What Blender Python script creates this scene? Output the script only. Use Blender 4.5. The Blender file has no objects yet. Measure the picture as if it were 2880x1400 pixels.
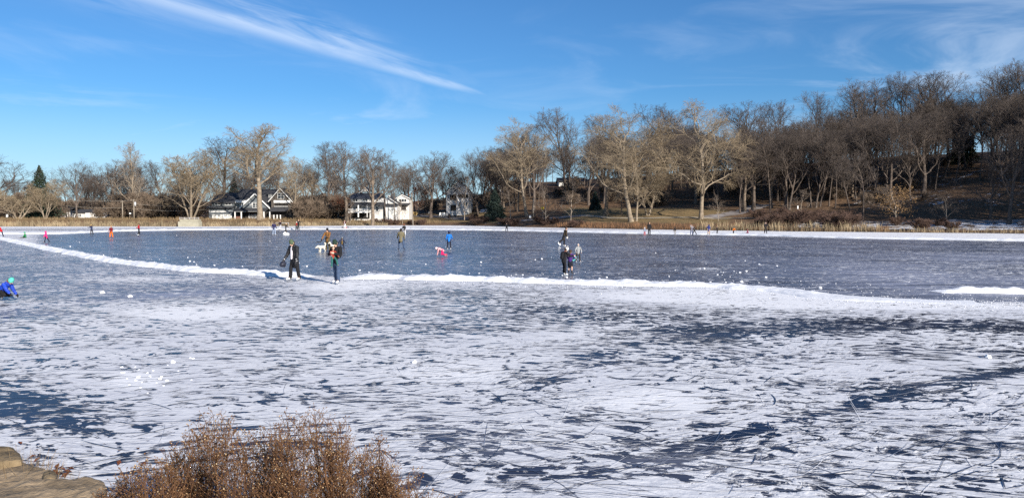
import bpy, bmesh, math, random
import numpy as np
from mathutils import Vector, Matrix, noise as mnoise

random.seed(7); RNG = np.random.default_rng(7)
SC = bpy.context.scene
COL = SC.collection
R = math.radians

# ------------------------------------------------------------------ camera
F, CX, CY, HOR, EYE = 2159.0, 1440.0, 700.0, 606.0, 2.75      # source photo 2880 x 1400
PITCH = math.atan((CY - HOR) / F)
cam_d = bpy.data.cameras.new('camera'); cam = bpy.data.objects.new('camera', cam_d); COL.objects.link(cam)
cam_d.sensor_width = 36; cam_d.lens = 36 * F / 2880; cam_d.clip_start = 0.1; cam_d.clip_end = 6000
cam.location = (0, 0, EYE); cam.rotation_euler = (math.pi / 2 - PITCH, 0, 0)
SC.camera = cam
SC.view_settings.view_transform = 'Standard'; SC.view_settings.look = 'None'
SC.view_settings.exposure = 0.75; SC.view_settings.gamma = 1
SC.cycles.use_denoising = False
SC.cycles.max_bounces = 6; SC.cycles.diffuse_bounces = 2; SC.cycles.glossy_bounces = 2

FWD = Vector((0, math.cos(PITCH), -math.sin(PITCH))); UP = Vector((0, math.sin(PITCH), math.cos(PITCH)))
def ray(px, py): return Vector(((px - CX) / F, 0, 0)) + UP * ((CY - py) / F) + FWD
def ground(px, py, z=0.0):
    d = ray(px, py); t = (z - EYE) / d.z; return Vector((d.x * t, d.y * t, z))
def at(px, py, Y):
    d = ray(px, py); t = Y / d.y; return Vector((d.x * t, Y, EYE + d.z * t))

# ------------------------------------------------------------------ sun and sky
SUN_AZ = Vector((0.56, -0.83)).normalized(); SUN_EL = R(21)
sd = bpy.data.lights.new('sun', 'SUN'); sd.energy = 4.6; sd.angle = R(0.5); sd.color = (1.0, 0.925, 0.82)
sun = bpy.data.objects.new('sun', sd); COL.objects.link(sun)
sdir = Vector((SUN_AZ.x * math.cos(SUN_EL), SUN_AZ.y * math.cos(SUN_EL), math.sin(SUN_EL)))
sun.rotation_euler = (-sdir).to_track_quat('-Z', 'Y').to_euler(); sun.location = sdir * 300

class NT:
    def __init__(s, nt): s.nt = nt
    def n(s, t, _o=0, **kw):
        nd = s.nt.nodes.new(t)
        for k, v in kw.items():
            if k.startswith('i_'):
                key = k[2:]; key = int(key) if key.isdigit() else key.replace('__', ' ')
                sock = nd.inputs[key]
                if isinstance(v, bpy.types.NodeSocket): s.nt.links.new(v, sock)
                else:
                    try: sock.default_value = v
                    except Exception: sock.default_value = (*v, 1)
            else: setattr(nd, k, v)
        return nd
    def m(s, op, a, b=0.0, c=0.0, clamp=False):
        nd = s.nt.nodes.new('ShaderNodeMath'); nd.operation = op; nd.use_clamp = clamp
        for i, v in enumerate((a, b, c)):
            if isinstance(v, bpy.types.NodeSocket): s.nt.links.new(v, nd.inputs[i])
            else: nd.inputs[i].default_value = v
        return nd.outputs[0]
    def mix(s, f, a, b, bt='MIX'):
        nd = s.nt.nodes.new('ShaderNodeMix'); nd.data_type = 'RGBA'; nd.blend_type = bt
        for k, v in ((0, f), (6, a), (7, b)):
            if isinstance(v, bpy.types.NodeSocket): s.nt.links.new(v, nd.inputs[k])
            else: nd.inputs[k].default_value = v if k == 0 else (*v[:3], 1)
        return nd.outputs[2]
    def sm(s, v, lo, hi, a=0.0, b=1.0):
        nd = s.nt.nodes.new('ShaderNodeMapRange'); nd.interpolation_type = 'SMOOTHSTEP'
        for k, x in enumerate((v, lo, hi, a, b)):
            if isinstance(x, bpy.types.NodeSocket): s.nt.links.new(x, nd.inputs[k])
            else: nd.inputs[k].default_value = x
        return nd.outputs[0]
    def noise(s, vec, sc, det=2.0, ro=0.5, dist=0.0):
        return s.n('ShaderNodeTexNoise', i_Vector=vec, i_Scale=sc, i_Detail=det, i_Roughness=ro, i_Distortion=dist).outputs[0]
    def mapping(s, vec, rot=(0, 0, 0), sc=(1, 1, 1), loc=(0, 0, 0)):
        return s.n('ShaderNodeMapping', i_Vector=vec, i_Rotation=rot, i_Scale=sc, i_Location=loc).outputs[0]
    def dot(s, a, v):
        nd = s.nt.nodes.new('ShaderNodeVectorMath'); nd.operation = 'DOT_PRODUCT'
        s.nt.links.new(a, nd.inputs[0]); nd.inputs[1].default_value = v; return nd.outputs['Value']

world = bpy.data.worlds.new('World'); SC.world = world; world.use_nodes = True
wn = NT(world.node_tree)
bg = world.node_tree.nodes['Background']
sky = wn.n('ShaderNodeTexSky', sky_type='NISHITA', sun_disc=False, sun_elevation=SUN_EL, sun_rotation=R(146),
           altitude=200, air_density=1.0, dust_density=0.35, ozone_density=2.2)
dirv = wn.n('ShaderNodeTexCoord').outputs['Generated']
a1, a2 = ray(462, 0).normalized(), ray(1372, 272).normalized()
nrm = a1.cross(a2).normalized(); tang = (a2 - a1).normalized()
dist = wn.dot(dirv, nrm); al = wn.dot(dirv, tang)
L0, L1 = a1.dot(tang), a2.dot(tang)
tt = wn.n('ShaderNodeMapRange', i_0=al, i_1=L0, i_2=L1).outputs[0]          # 0 at top of frame, 1 at the tail
fib = wn.noise(wn.n('ShaderNodeCombineXYZ', i_0=wn.m('MULTIPLY', al, 9.0), i_1=wn.m('MULTIPLY', dist, 60.0)).outputs[0], 1.0, 5, 0.6, 0.6)
wid = wn.m('ADD', wn.m('MULTIPLY', wn.m('SUBTRACT', 1.0, tt), 0.0095), 0.0030)
wob = wn.m('ADD', dist, wn.m('MULTIPLY', wn.m('SUBTRACT', fib, 0.5), 0.011))
core = wn.m('POWER', 2.718, wn.m('MULTIPLY', wn.m('POWER', wn.m('DIVIDE', wn.m('ABSOLUTE', wob), wid), 2.0), -1.0))
core = wn.m('MULTIPLY', core, wn.sm(tt, 1.05, 0.80)); core = wn.m('MULTIPLY', core, wn.sm(fib, 0.2, 0.66, 0.35, 1.0))
veil = wn.m('POWER', 2.718, wn.m('MULTIPLY', wn.m('POWER', wn.m('DIVIDE', wn.m('ADD', wob, 0.012), wn.m('MULTIPLY', wid, 2.6)), 2.0), -1.0))
veil = wn.m('MULTIPLY', wn.m('MULTIPLY', veil, wn.sm(fib, 0.3, 0.75)), wn.sm(tt, 1.1, 0.5, 0, 0.45))
wl = wn.mapping(dirv, (R(8), 0, R(0)), (2.2, 2.2, 11.0))
cir = wn.noise(wl, 1.6, 6, 0.58, 0.8)
cz = wn.n('ShaderNodeSeparateXYZ', i_0=dirv)
right = wn.sm(cz.outputs[0], 0.05, 0.5); low = wn.sm(cz.outputs[2], 0.30, 0.06)
c2 = wn.m('MULTIPLY', wn.sm(cir, 0.46, 0.78), wn.m('ADD', wn.m('MULTIPLY', right, 0.26), wn.m('MULTIPLY', low, 0.34)))
cl = wn.m('MAXIMUM', wn.m('MAXIMUM', wn.m('MULTIPLY', core, 0.52), veil), c2, clamp=True); cl = wn.m('MAXIMUM', cl, wn.sm(cz.outputs[2], 0.16, 0.0, 0.0, 0.42))
tint = wn.mix(1.0, sky.outputs[0], (0.26, 0.495, 0.735), 'MULTIPLY')
skyc = wn.mix(cl, tint, (5.2, 5.9, 6.9))
world.node_tree.links.new(skyc, bg.inputs[0]); bg.inputs[1].default_value = 0.1

# ------------------------------------------------------------------ helpers
def tag(o, label=None, cat=None, group=None, kind=None):
    for k, v in (('label', label), ('category', cat), ('group', group), ('kind', kind)):
        if v: o[k] = v
    return o
def empty(name, loc, rz=0.0, label=None, cat=None, group=None):
    o = bpy.data.objects.new(name, None); COL.objects.link(o); o.location = loc; o.rotation_euler = (0, 0, rz)
    o.empty_display_size = 0.1
    return tag(o, label, cat, group)
def link(name, me, m, parent=None, smooth=False):
    o = bpy.data.objects.new(name, me); COL.objects.link(o)
    if m is not None and not me.materials: me.materials.append(m)
    if parent is not None: o.parent = parent
    if smooth and len(me.polygons): me.polygons.foreach_set('use_smooth', np.ones(len(me.polygons), bool))
    return o
def pyobj(name, V, Fc, m, parent=None, smooth=False):
    me = bpy.data.meshes.new(name); me.from_pydata([tuple(v) for v in V], [], Fc); me.update()
    return link(name, me, m, parent, smooth)
def npmesh(name, V, Q):
    """fast mesh from arrays: V (n,3), Q (k, 3 or 4)"""
    me = bpy.data.meshes.new(name); V = np.asarray(V, np.float32); Q = np.asarray(Q, np.int32); k = Q.shape[1]
    me.vertices.add(len(V)); me.vertices.foreach_set('co', V.ravel())
    me.loops.add(Q.size); me.loops.foreach_set('vertex_index', Q.ravel())
    me.polygons.add(len(Q)); me.polygons.foreach_set('loop_start', np.arange(0, Q.size, k, dtype=np.int32))
    me.polygons.foreach_set('loop_total', np.full(len(Q), k, np.int32)); me.update(calc_edges=True); me.validate()
    return me

MATS = {}
def mat(name, col, rough=0.8, var=0.25, vs=3.0, bump=0.0, bs=30.0, spec=0.3, metal=0.0, wave=None, col2=None):
    """plain procedural material: two-tone noise colour, optional noise bump or siding wave bump"""
    if name in MATS: return MATS[name]
    m = bpy.data.materials.new(name); m.use_nodes = True; t = NT(m.node_tree); p = m.node_tree.nodes['Principled BSDF']
    oc = t.n('ShaderNodeTexCoord').outputs['Object']
    nz = t.noise(oc, vs, 4, 0.6)
    c2 = col2 or tuple(c * (1 - var) for c in col); c1 = col if col2 else tuple(min(1, c * (1 + var * 0.6)) for c in col)
    m.node_tree.links.new(t.mix(t.sm(nz, 0.3, 0.7), c2, c1), p.inputs['Base Color'])
    p.inputs['Roughness'].default_value = rough; p.inputs['Specular IOR Level'].default_value = spec; p.inputs['Metallic'].default_value = metal
    if wave:
        w = t.n('ShaderNodeTexWave', i_Vector=oc, i_Scale=wave[1], wave_type='BANDS', bands_direction=wave[0], wave_profile='SAW').outputs[1]
        b = t.n('ShaderNodeBump', i_Height=w, i_Strength=wave[2], i_Distance=0.03).outputs[0]; m.node_tree.links.new(b, p.inputs['Normal'])
    elif bump:
        b = t.n('ShaderNodeBump', i_Height=t.noise(oc, bs, 4, 0.6), i_Strength=bump, i_Distance=0.03).outputs[0]
        m.node_tree.links.new(b, p.inputs['Normal'])
    MATS[name] = m; return m

M_BARK = mat('bark grey brown', (0.20, 0.155, 0.115), 0.9, 0.4, 2.0, 0.4, 14)
M_TWIG = mat('twigs brown', (0.15, 0.118, 0.095), 0.9, 0.3, 0.6)
M_BARKL = mat('bark pale tan', (0.255, 0.205, 0.15), 0.9, 0.35, 1.6, 0.5, 10)
M_TWIGL = mat('twigs tan', (0.305, 0.238, 0.158), 0.9, 0.25, 0.6)
M_BARKW = mat('bark dusky', (0.125, 0.098, 0.080), 0.9, 0.4, 2.0, 0.4, 14)
M_TWIGW = mat('twigs dusky', (0.112, 0.090, 0.077), 0.9, 0.35, 0.5)
M_SNOW = mat('snow', (0.84, 0.85, 0.88), 0.75, 0.08, 5.0, 0.6, 9, 0.2)
M_CHUNK = mat('snow lump', (0.86, 0.87, 0.9), 0.7, 0.06, 12.0, 0.3, 30, 0.2)

# ------------------------------------------------------------------ the pond's outline and the land round it
CP = np.array([0.0, 70.0])
def gp(px, py): v = ground(px, py); return (v.x, v.y)
PL = [(0, 0), (6, 1.75), (40, 1.9), (120, 2.3), (300, 6), (1500, 30)]
NEAR = [(0, 0), (1.2, .32), (2.4, .55), (4, .8), (6.5, 1.1), (20, 1.6), (100, 2.5), (1500, 10)]
KN = [  # shoreline point, then the rise of the land behind it as (metres inland, height)
    (*gp(-260, 638), PL), (*gp(0, 637), PL), (*gp(500, 637), PL), (*gp(820, 636), [(0, 0), (6, 1.6), (40, 1.9), (120, 2.8), (300, 7), (1500, 30)]),
    (*gp(1040, 634), [(0, 0), (6, 1.15), (20, 1.6), (45, 2.6), (120, 4.5), (300, 8), (1500, 30)]),
    (*gp(1290, 634), [(0, 0), (6, .8), (18, 1.6), (34, 4.0), (60, 5.5), (120, 9), (300, 13), (1500, 30)]),
    (*gp(1480, 639), [(0, 0), (6, .5), (16, 1.2), (32, 3.6), (48, 7.0), (80, 12.5), (150, 17), (300, 20), (1500, 30)]),
    (*gp(1640, 642), [(0, 0), (5, .8), (14, 2.0), (30, 4.2), (46, 5.2), (75, 11), (110, 16), (300, 22), (1500, 30)]),
    (*gp(1800, 645), [(0, 0), (5, .8), (14, 1.8), (30, 3.9), (45, 5), (75, 11), (110, 17), (300, 24), (1500, 30)]),
    (*gp(2000, 648), [(0, 0), (6, .9), (18, 1.9), (30, 3.0), (45, 5), (75, 12), (110, 19), (300, 26), (1500, 30)]),
    (*gp(2250, 651), [(0, 0), (8, .6), (22, 1.5), (36, 4), (75, 14), (110, 20), (300, 28), (1500, 30)]),
    (*gp(2550, 654), [(0, 0), (8, .5), (17, .9), (28, 3.4), (62, 13), (100, 20), (300, 30), (1500, 30)]),
    (*gp(2880, 657), [(0, 0), (8, .5), (17, 1.1), (28, 4.4), (60, 14), (100, 22), (300, 30), (1500, 30)]),
    (103, 92, [(0, 0), (8, 1.5), (30, 12), (60, 20), (100, 26), (1500, 30)]), (100, 55, [(0, 0), (8, 1), (30, 9), (60, 16), (100, 22), (1500, 30)]),  # unseen east hill, heightened so it shades the right bank
    (70, 15, [(0, 0), (8, 1), (40, 6), (100, 10), (1500, 20)]), (30, 4.5, NEAR), (9, 5.2, NEAR), (3, 5.9, NEAR), (0, 6.2, NEAR), (-2, 6.5, NEAR), (-3.6, 7.2, NEAR),
    (-5.6, 7.9, NEAR), (-9, 7.4, NEAR), (-30, 5, NEAR), (-90, 8, NEAR), (-170, 50, PL), (-205, 120, PL)]
kth = np.array([math.atan2(k[0] - CP[0], k[1] - CP[1]) for k in KN]); kr = np.array([math.hypot(k[0] - CP[0], k[1] - CP[1]) for k in KN])
SS = np.concatenate([np.arange(0, 130, 0.5), [150, 200, 300, 450, 700, 1000, 1500]])
kz = np.array([np.interp(SS, *zip(*k[2])) for k in KN])
ker = np.ones(9) / 9
for i in range(len(KN)):                                      # round the profile's corners off, keep the first metres
    sm_ = np.convolve(np.pad(kz[i], 4, 'edge'), ker, 'valid'); w = np.clip((SS - 3) / 6, 0, 1); w[-12:] = 0; kz[i] = kz[i] * (1 - w) + sm_ * w
od = np.argsort(kth); kth, kr, kz = kth[od], kr[od], kz[od]
kth = np.concatenate([kth[-1:] - 2 * math.pi, kth, kth[:1] + 2 * math.pi]); kr = np.concatenate([kr[-1:], kr, kr[:1]]); kz = np.vstack([kz[-1:], kz, kz[:1]])
def shore_s(x, y):
    th = np.arctan2(x - CP[0], y - CP[1]); return th, np.hypot(x - CP[0], y - CP[1]) - np.interp(th, kth, kr)
def _zs(th, s):
    i = np.clip(np.searchsorted(kth, th) - 1, 0, len(kth) - 2); f = (th - kth[i]) / (kth[i + 1] - kth[i]); f = f * f * (3 - 2 * f)
    j = np.clip(np.searchsorted(SS, s) - 1, 0, len(SS) - 2); g = np.clip((s - SS[j]) / (SS[j + 1] - SS[j]), 0, 1)
    a = kz[i, j] * (1 - g) + kz[i, j + 1] * g; b = kz[i + 1, j] * (1 - g) + kz[i + 1, j + 1] * g
    return a * (1 - f) + b * f
def wav(x, y):
    return (np.sin(x * .31 + 1.3 * np.sin(y * .17)) * np.sin(y * .27 + 1.1 * np.sin(x * .13)) * .5 + np.sin(x * .83 + y * .6) * np.sin(y * .95 - x * .4) * .22)
def terr_z(x, y):
    x = np.asarray(x, float); y = np.asarray(y, float); th, s = shore_s(x, y)
    z = _zs(th, np.maximum(s, 0)); z = z + wav(x, y) * np.clip(s / 30, 0, 1) * .35 + wav(x * 4, y * 4) * .05 * np.clip(s / 2, 0, 1)
    return np.where(s < 0, s * 0.35, z)
def tz(x, y): return float(terr_z(np.array([x]), np.array([y]))[0])
def land(px, py, s0=0.2, s1=260):
    """where the ray through a photo pixel first meets the land beyond the pond"""
    d = ray(px, py); Ys = np.linspace(95, 420, 1600); t = Ys / d.y; xs, zs = d.x * t, EYE + d.z * t
    g = terr_z(xs, Ys); _, s = shore_s(xs, Ys); ok = np.where((g >= zs) & (s > s0))[0]
    i = ok[0] if len(ok) else np.argmin(np.abs(s - 40)); return Vector((xs[i], Ys[i], g[i]))
def on_land(px, Y):
    x = (px - CX) / F * Y; return Vector((x, Y, tz(x, Y)))
def shoreY(px):
    Ys = np.linspace(80, 260, 900); xs = (px - CX) / F * Ys; _, s = shore_s(xs, Ys); return float(Ys[np.where(s > 0)[0][0]])

# ---- land: one sheet in rings that follow the shore and reach the horizon
RS = np.concatenate([[-8, -4, -2, -1, -.5, -.2, 0, .2, .4, .7, 1, 1.4, 1.9, 2.5, 3.2, 4, 5, 6, 7.2, 8.5], np.arange(10, 60, 1.7), np.arange(60, 130, 4), [135, 150, 180, 220, 300, 420, 600, 900, 1400, 2500]])
NTH = 1100
ths = np.linspace(-math.pi, math.pi, NTH, endpoint=False); Rr = np.interp(ths, kth, kr)
jit = 0.35 * np.sin(ths * 173) + 0.25 * np.sin(ths * 411 + 1)                     # uneven water line
rad = Rr[None, :] + RS[:, None] + (jit[None, :] * np.exp(-np.abs(RS) / 3)[:, None])
X = CP[0] + rad * np.sin(ths)[None, :]; Y = CP[1] + rad * np.cos(ths)[None, :]
Z = terr_z(X, Y)
V = np.stack([X, Y, Z], -1).reshape(-1, 3)
nr = len(RS); ii, jj = np.meshgrid(np.arange(nr - 1), np.arange(NTH), indexing='ij'); j2 = (jj + 1) % NTH
Q = np.stack([ii * NTH + jj, ii * NTH + j2, (ii + 1) * NTH + j2, (ii + 1) * NTH + jj], -1).reshape(-1, 4)[:, ::-1]
me = npmesh('ground', V, Q)
vx, vy = V[:, 0], V[:, 1]; _, vs_ = shore_s(vx, vy); vp = np.where(vy > 20, CX + F * vx / np.maximum(vy, 20), -3000)
def bump1(v, a, b, soft): return np.clip((v - a) / soft, 0, 1) * np.clip((b - v) / soft, 0, 1)
lawn = np.maximum(bump1(vp, 1560, 2080, 60) * bump1(vs_, 6, 42, 5), bump1(vp, 1120, 1440, 50) * bump1(vs_, 4, 34, 5))
lawn = np.maximum(lawn, bump1(vp, -900, 1130, 50) * bump1(vs_, 4, 18, 3) * 0.8)
lawn = np.where(vy < 30, 0.3, lawn)
snow = bump1(vp, 2120, 3200, 120) * bump1(vs_, 1, 26, 6) * 0.75 + bump1(vp, 1330, 1520, 30) * bump1(vs_, 0, 14, 4) * 0.5 + bump1(vp, 1330, 1400, 20) * bump1(vs_, 26, 46, 6) * .8 + bump1(vp, 2300, 3200, 100) * bump1(vs_, 26, 70, 6) * 0.55
snow = np.where(vy < 30, 0.25 * (vs_ < 1.5), snow)
for nm, arr in (('lawn', lawn), ('snow', snow)):
    at_ = me.attributes.new(nm, 'FLOAT', 'POINT'); at_.data.foreach_set('value', arr.astype(np.float32))
gm = bpy.data.materials.new('winter ground'); gm.use_nodes = True; t = NT(gm.node_tree); p = gm.node_tree.nodes['Principled BSDF']
oc = t.n('ShaderNodeTexCoord').outputs['Object']
n1 = t.noise(oc, 0.35, 5, 0.62, 0.4); n2 = t.noise(oc, 2.2, 5, 0.65); n3 = t.noise(oc, 9.0, 4, 0.6)
la = t.n('ShaderNodeAttribute', attribute_name='lawn').outputs[2]; sa = t.n('ShaderNodeAttribute', attribute_name='snow').outputs[2]
leaf = t.mix(t.sm(n2, .3, .7), (0.066, 0.044, 0.029), (0.25, 0.155, 0.092)); leaf = t.mix(t.sm(n1, .45, .7, 0, .6), leaf, (0.07, 0.045, 0.03))
grass = t.mix(t.sm(n2, .3, .7), (0.155, 0.11, 0.055), (0.30, 0.21, 0.105)); grass = t.mix(t.sm(n1, .42, .68, 0, .55), grass, (0.185, 0.145, 0.075))
cc = t.mix(t.sm(la, .25, .75), leaf, grass)
th_ = t.m('SUBTRACT', 0.86, t.m('MULTIPLY', sa, 0.48)); vv = t.m('ADD', t.m('MULTIPLY', n1, .55), t.m('MULTIPLY', n2, .45))
sn = t.sm(vv, t.m('SUBTRACT', th_, .03), t.m('ADD', th_, .03))
cc = t.mix(sn, cc, (0.74, 0.76, 0.80))
gm.node_tree.links.new(cc, p.inputs['Base Color']); p.inputs['Roughness'].default_value = .95; p.inputs['Specular IOR Level'].default_value = .15
b = t.n('ShaderNodeBump', i_Height=t.m('ADD', n2, t.m('MULTIPLY', n3, .5)), i_Strength=.7, i_Distance=.12).outputs[0]; gm.node_tree.links.new(b, p.inputs['Normal'])
tag(link('ground', me, gm, smooth=True), kind='structure')
# ------------------------------------------------------------------ the ice
K = 2880 / 2576                                                # I measured the picture in a 2576 px wide view
us = np.concatenate([np.linspace(-3.2, -.82, 40), np.linspace(-.8, .8, 560), np.linspace(.82, 3.2, 40)])
ys = 2.0 * (228 / 2.0) ** (np.linspace(0, 1, 420))
UU, YY = np.meshgrid(us, ys); IX = UU * YY; IY = YY
Vi = np.stack([IX, IY, np.zeros_like(IX)], -1).reshape(-1, 3); nu = len(us); nv = len(ys)
ii, jj = np.meshgrid(np.arange(nv - 1), np.arange(nu - 1), indexing='ij')
Qi = np.stack([ii * nu + jj, ii * nu + jj + 1, (ii + 1) * nu + jj + 1, (ii + 1) * nu + jj], -1).reshape(-1, 4)
_, si = shore_s(Vi[:, 0], Vi[:, 1]); keep = (si < 4)
Qi = Qi[keep[Qi].all(1)]
me = npmesh('ice', Vi, Qi)
dx = (CX + F * Vi[:, 0] / Vi[:, 1]) / K; dy = np.array((HOR + F * EYE / Vi[:, 1])) / K        # where each point of the ice shows
# the near snow bank, the far snow edge (lines in the 2576 px view)
BANK = [(-700, 560), (-200, 583), (0, 600), (150, 632), (300, 660), (500, 682), (700, 692), (860, 699), (1000, 699), (1200, 705), (1500, 714), (1800, 720), (1980, 732), (2100, 750), (2300, 757), (2576, 764), (3200, 780)]
EDGE = [(-700, 590), (-100, 590), (150, 588), (300, 581), (500, 578), (1000, 576), (1300, 580), (1600, 587), (1900, 592), (2150, 599), (2576, 606), (3200, 616)]
bx, by = zip(*BANK); ex, ey = zip(*EDGE)
bank = np.interp(dx, bx, by); edge = np.interp(dx, ex, ey)
def ell(cx, cy, rx, ry, rot=0.0):
    c, s_ = math.cos(R(rot)), math.sin(R(rot)); a, b_ = dx - cx, dy - cy
    return np.exp(-(((a * c + b_ * s_) / rx) ** 2 + ((-a * s_ + b_ * c) / ry) ** 2))
rink = np.clip((dy - edge) / 3, 0, 1) * np.clip((bank - dy) / 4, 0, 1) * np.clip((dx - 70) / 60, 0, 1)
near = (dy >= bank).astype(float)
cov = 0.80 * np.ones_like(dx)
left = np.clip((820 - dx) / 300, 0, 1) * np.clip((770 - dy) / 30, 0, 1)
cov = np.where(near > 0, cov - 0.40 * left, cov)
below = np.clip((dy - bank) / 14, 0, 1)
cov += near * (-.34 * ell(1050, 735, 330, 18) - .30 * ell(1500, 790, 330, 26) - .62 * ell(1800, 835, 140, 22) - .66 * ell(2110, 822, 190, 24) - .5 * ell(2390, 815, 180, 14)
    - .62 * ell(2590, 822, 110, 14) - .32 * ell(2270, 885, 160, 16) - .26 * ell(1830, 905, 260, 26) - .75 * ell(30, 1025, 120, 45) - .45 * ell(170, 1060, 90, 40)
    - .3 * ell(860, 985, 110, 20, 10) - .42 * ell(1400, 950, 140, 16, -18) - .34 * ell(1480, 900, 150, 12, -12) - .26 * ell(1150, 830, 480, 26)
    - .40 * ell(2080, 1045, 330, 22, -15) - .36 * ell(1780, 1120, 190, 18, -13) - .5 * ell(2480, 950, 200, 14, -9) - .35 * ell(1450, 1185, 330, 24, -4) - .3 * ell(1150, 1120, 120, 50)
    - .28 * ell(2330, 1010, 260, 24, 10) - .3 * ell(2450, 1110, 200, 30) - .25 * ell(700, 1010, 200, 14, -3)
    + .5 * ell(480, 788, 180, 16) + .30 * ell(1380, 840, 150, 24) + .6 * ell(1850, 745, 330, 18) + .5 * ell(2150, 764, 300, 12) + .3 * ell(2450, 770, 260, 9) + .3 * ell(330, 960, 90, 26) + .6 * ell(330, 702, 130, 8)
    + .5 * ell(870, 722, 170, 16) + .26 * ell(1650, 1010, 240, 40) + .22 * ell(1150, 940, 220, 40) + .22 * ell(1980, 930, 260, 24) - .2 * ell(1250, 775, 300, 16) + .3 * ell(250, 760, 330, 5, -4))
cov -= near * 0.07
rc = 0.10 + .16 * np.clip((dx - 1900) / 500, 0, 1) * ell(2500, 680, 500, 36) + .5 * (ell(1775, 676, 40, 3) + .8 * ell(1880, 702, 22, 3) + .7 * ell(685, 670, 40, 2))
cov = cov * (1 - rink) + rc * rink
strip = (dy < edge).astype(float) * np.clip((dy - 300) / 10, 0, 1)
cov = np.where(strip > 0, 0.93 - .5 * ell(150, 578, 320, 3) - .35 * ell(700, 574, 500, 1.6) - .3 * ell(1500, 577, 300, 1.8), cov)
frost = rink * (.40 + .0001 * (dx - 1200) + .8 * np.clip((dx - 1700) / 700, 0, 1) * ell(2480, 690, 560, 46)) + (1 - rink) * (0.05 + .45 * left)
path = ell(330, 752, 420, 9, -4.5) + ell(60, 790, 180, 14)
frost += near * .6 * path; cov -= near * .42 * path
frost += near * (.35 * ell(1150, 1090, 420, 90) + .3 * ell(1700, 1170, 200, 40) - .1 * ell(2200, 1080, 500, 80))
cov = np.where(near > 0, np.clip(cov, .16, .97), cov); cov = np.clip(cov, 0, 1); frost = np.clip(frost, 0, 1)
for nm, arr in (('cover', cov), ('frost', frost), ('rink', rink)):
    at_ = me.attributes.new(nm, 'FLOAT', 'POINT'); at_.data.foreach_set('value', arr.astype(np.float32))
im = bpy.data.materials.new('pond ice'); im.use_nodes = True; t = NT(im.node_tree); p = im.node_tree.nodes['Principled BSDF']
oc = t.n('ShaderNodeTexCoord').outputs['Object']
A = lambda n_: t.n('ShaderNodeAttribute', attribute_name=n_).outputs[2]
ca, fa, ra = A('cover'), A('frost'), A('rink')
wv = t.n('ShaderNodeTexNoise', i_Vector=oc, i_Scale=.25, i_Detail=2.0).outputs[1]
wo = t.nt.nodes.new('ShaderNodeVectorMath'); wo.operation = 'MULTIPLY_ADD'; t.nt.links.new(wv, wo.inputs[0]); wo.inputs[1].default_value = (2.2, 2.2, 0); t.nt.links.new(oc, wo.inputs[2]); wc = wo.outputs[0]
m1 = t.mapping(wc, (0, 0, R(14)), (0.62, 1.05, 1.0)); m3 = t.mapping(wc, (0, 0, R(30)), (0.6, 1.1, 1.0)); m5 = t.mapping(wc, (0, 0, R(7)), (0.10, 1.4, 1.0)); m2 = t.mapping(oc, (0, 0, R(18)), (0.6, 1.0, 1.0), (31, 7, 3))
s1 = t.noise(m1, 4.6, 4, 0.6, 0.7); s2 = t.noise(m2, 1.0, 4, 0.6, 0.6); s3 = t.noise(m3, 11.0, 3, 0.6, 0.5); s5 = t.noise(m5, 5.0, 5, .65, .4); s4 = t.noise(oc, 0.22, 3, 0.5)
v = t.m('ADD', t.m('ADD', t.m('MULTIPLY', s1, .55), t.m('MULTIPLY', s2, .16)), t.m('ADD', t.m('MULTIPLY', s3, .19), t.m('MULTIPLY', s4, .10)))
v = t.m('ADD', t.m('MULTIPLY', t.m('SUBTRACT', v, .5), 2.6), .5)
thr = t.m('ADD', 0.5, t.m('MULTIPLY', t.m('SUBTRACT', 0.5, ca), 0.42))
sw = t.sm(t.noise(oc, .5, 3, .6), .42, .66, .03, .17)
snowm = t.sm(v, t.m('SUBTRACT', thr, sw), t.m('ADD', thr, sw))
fz = t.noise(t.mapping(oc, (0, 0, R(6)), (0.18, 1.6, 1)), 1.1, 6, 0.68, 0.7); fz2 = t.noise(oc, 0.09, 4, .55)
fr = t.m('MULTIPLY', fa, t.m('ADD', t.sm(fz, .28, .78, .25, 1.3), t.sm(fz2, .35, .65, -.22, .22)), clamp=True)
dark = t.mix(t.sm(s2, .3, .7), (0.006, 0.010, 0.026), (0.016, 0.026, 0.062))
icec = t.mix(fr, dark, (0.315, 0.33, 0.415))
sncol = t.mix(t.sm(s3, .3, .7), (0.60, 0.61, 0.65), (0.84, 0.84, 0.85)); sncol = t.mix(t.sm(s4, .4, .62, 0, .45), sncol, (0.64, 0.65, 0.70)); sncol = t.mix(t.sm(s5, .52, .70, 0, .55), sncol, (0.48, 0.50, 0.57)); sncol = t.mix(t.sm(s2, .56, .72, 0, .7), sncol, (0.84, 0.84, 0.86))
sncol = t.mix(t.sm(ca, .80, .97, 0, .85), sncol, (0.87, 0.87, 0.885)); col = t.mix(snowm, icec, sncol)
im.node_tree.links.new(col, p.inputs['Base Color'])
rg = t.m('ADD', .17, t.m('MULTIPLY', fr, .24)); rg = t.m('ADD', t.m('MULTIPLY', t.m('SUBTRACT', 1.0, snowm), rg), t.m('MULTIPLY', snowm, .8))
im.node_tree.links.new(rg, p.inputs['Roughness']); p.inputs['IOR'].default_value = 1.31
spc = t.m('SUBTRACT', t.m('ADD', .06, t.m('MULTIPLY', ra, .26)), t.m('MULTIPLY', snowm, .12)); im.node_tree.links.new(spc, p.inputs['Specular IOR Level'])
hgt = t.m('ADD', t.m('MULTIPLY', snowm, .5), t.m('MULTIPLY', t.m('MULTIPLY', snowm, s3), 1.0)); hgt = t.m('ADD', hgt, t.m('MULTIPLY', t.noise(oc, 3.0, 4, .6), .05))
bm_ = t.n('ShaderNodeBump', i_Height=hgt, i_Strength=.55, i_Distance=.03).outputs[0]; im.node_tree.links.new(bm_, p.inputs['Normal'])
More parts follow.
